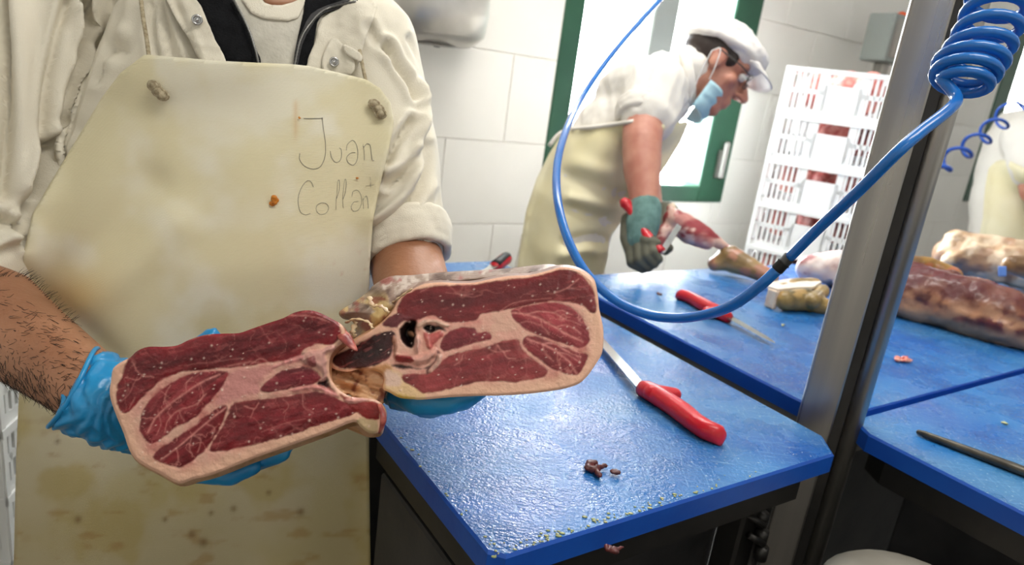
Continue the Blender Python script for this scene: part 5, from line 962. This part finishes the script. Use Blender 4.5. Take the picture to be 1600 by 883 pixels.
cbp = px(1290, 300, 2.62); fc = px(1232, 85, 2.62)
stack(cbp, R3(-31), .40, .36, .163, 9, lambda k, n: 'white slotted crate by the window, %s in its stack' % (ORD[n-1-k] + ('' if k == n-1 else ' from the top')), 'white crates stacked by the window')
cl_ = px(-105, 640, 1.30)
stack(cl_, R3(10), .42, .36, .127, 8, lambda k, n: 'white crate at the left edge, %s in its stack' % (ORD[n-1-k] + ('' if k == n-1 else ' from the top')), 'white crates stacked at the left edge', False)
# ---------------------------------------------------------------- hand dryer and grey box on the wall
hd = thing('hand_dryer', wp(0, .1, 1.36), 'brushed steel hand dryer mounted on the tiled wall', 'hand dryer')
sc0, z0 = -.085, 1.365; rings = [(z0, .105, .08), (z0+.004, .122, .105), (z0+.035, .152, .150), (z0+.10, .158, .160), (z0+.26, .158, .155), (z0+.32, .12, .12)]; V = []; Fs = []; n = 28
for z, hw, dp in rings:
    for k in range(n):
        a = math.pi*k/(n-1); V.append(wp(sc0+hw*math.copysign(abs(math.cos(a))**.45, math.cos(a)), .006+dp*abs(math.sin(a))**.6, z))
for i in range(len(rings)-1):
    for k in range(n-1): Fs.append((i*n+k, i*n+k+1, (i+1)*n+k+1, (i+1)*n+k))
Fs += [list(range(n))[::-1], [(len(rings)-1)*n+k for k in range(n)]] + [(i*n, (i+1)*n, (i+1)*n+n-1, i*n+n-1) for i in range(len(rings)-1)]
mat('dryer_steel', (206, 202, 195), (190, 187, 180), rough=.3, metal=.45, nscale=12); obj('housing', V, Fs, 'dryer_steel', hd)
mb = MB(); mb.ell(wp(sc0-.01, .075, z0-.001), (.075, .045, .004), WAX, 20, 6); mb.build('air_outlet', 'steel', hd, smooth=True); mb = MB(); mb.ell(wp(sc0+.005, .07, z0-.005), (.012, .007, .003), WAX, 12, 6); mb.build('sensor', 'rubber_black', hd, smooth=True)
gb = thing('wall_box', px(1392, 92, 3.1), 'grey metal box with an orange knob beside the crates', 'box'); c = px(1388, 62, 3.1); MB().box(c, (.19, .12, .20), WAX, .006).build('casing', 'grey_frame', gb); MB().ell(c+ZZ*.105+WN*.02+WW*.02, (.022, .022, .016)).build('knob', mat('orange_plastic', (240, 96, 40), rough=.4), gb, smooth=True)
MB().box(c+WN*.062, (.15, .004, .16), WAX, .002).build('cover_plate', 'steel', gb); mb = MB(); mb.box((c[0], c[1], c[2]/2-.05), (.05, .05, c[2]-.1), WAX, .004); mb.build('stand', 'steel', gb)
# ---------------------------------------------------------------- under the tables
vp = thing('drain_pipes', (*px(1180, 850, .92)[:2], 0), 'chrome pipe fittings in the dark under the front table', 'pipes')
a = px(1166, 805, .95); b = px(1196, 822, .95); MB().tube([a, b], .004, 12).build('cross_pipe', 'steel_dark', vp, smooth=True)
c0 = px(1192, 800, .97); MB().tube([c0, (c0[0], c0[1], .02)], .006, 14).build('riser', 'steel_dark', vp, smooth=True)
for y in (808, 836, 862): q = px(1190, y, .965); MB().tube([q-ZZ*.012, q+ZZ*.008], .009, 12).build('joint', 'steel_dark', vp, smooth=True)
q = px(1170, 836, .95); MB().tube([q, px(1192, 850, .96)], [.005, .005], 12).build('elbow', 'steel_dark', vp, smooth=True); MB().box((c0[0], c0[1], .012), (.08, .08, .024), TABAX, .004).build('flange', 'steel', vp)
bn = thing('waste_bin', (*px(1420, 905, .80)[:2], 0), 'grey-lidded waste bin under the right table', 'bin'); q = px(1440, 948, .80); zt = q[2]
mat('bin_grey', (150, 146, 136), (132, 128, 118), rough=.6, nscale=10); mb = MB(); mb.tube([(q[0], q[1], .0), (q[0], q[1], .02), (q[0], q[1], zt-.02)], [.085, .09, .105], 32); mb.build('body', 'steel_dark', bn, smooth=True); mb = MB(); mb.ell((q[0], q[1], zt-.02), (.112, .112, .045), None, 32, 12); mb.build('lid', 'bin_grey', bn, smooth=True)
MB().tube([(q[0]-.02, q[1], zt+.024), (q[0]-.015, q[1], zt+.034), (q[0]+.015, q[1], zt+.034), (q[0]+.02, q[1], zt+.024)], .005, 8).build('handle', 'bin_grey', bn, smooth=True)
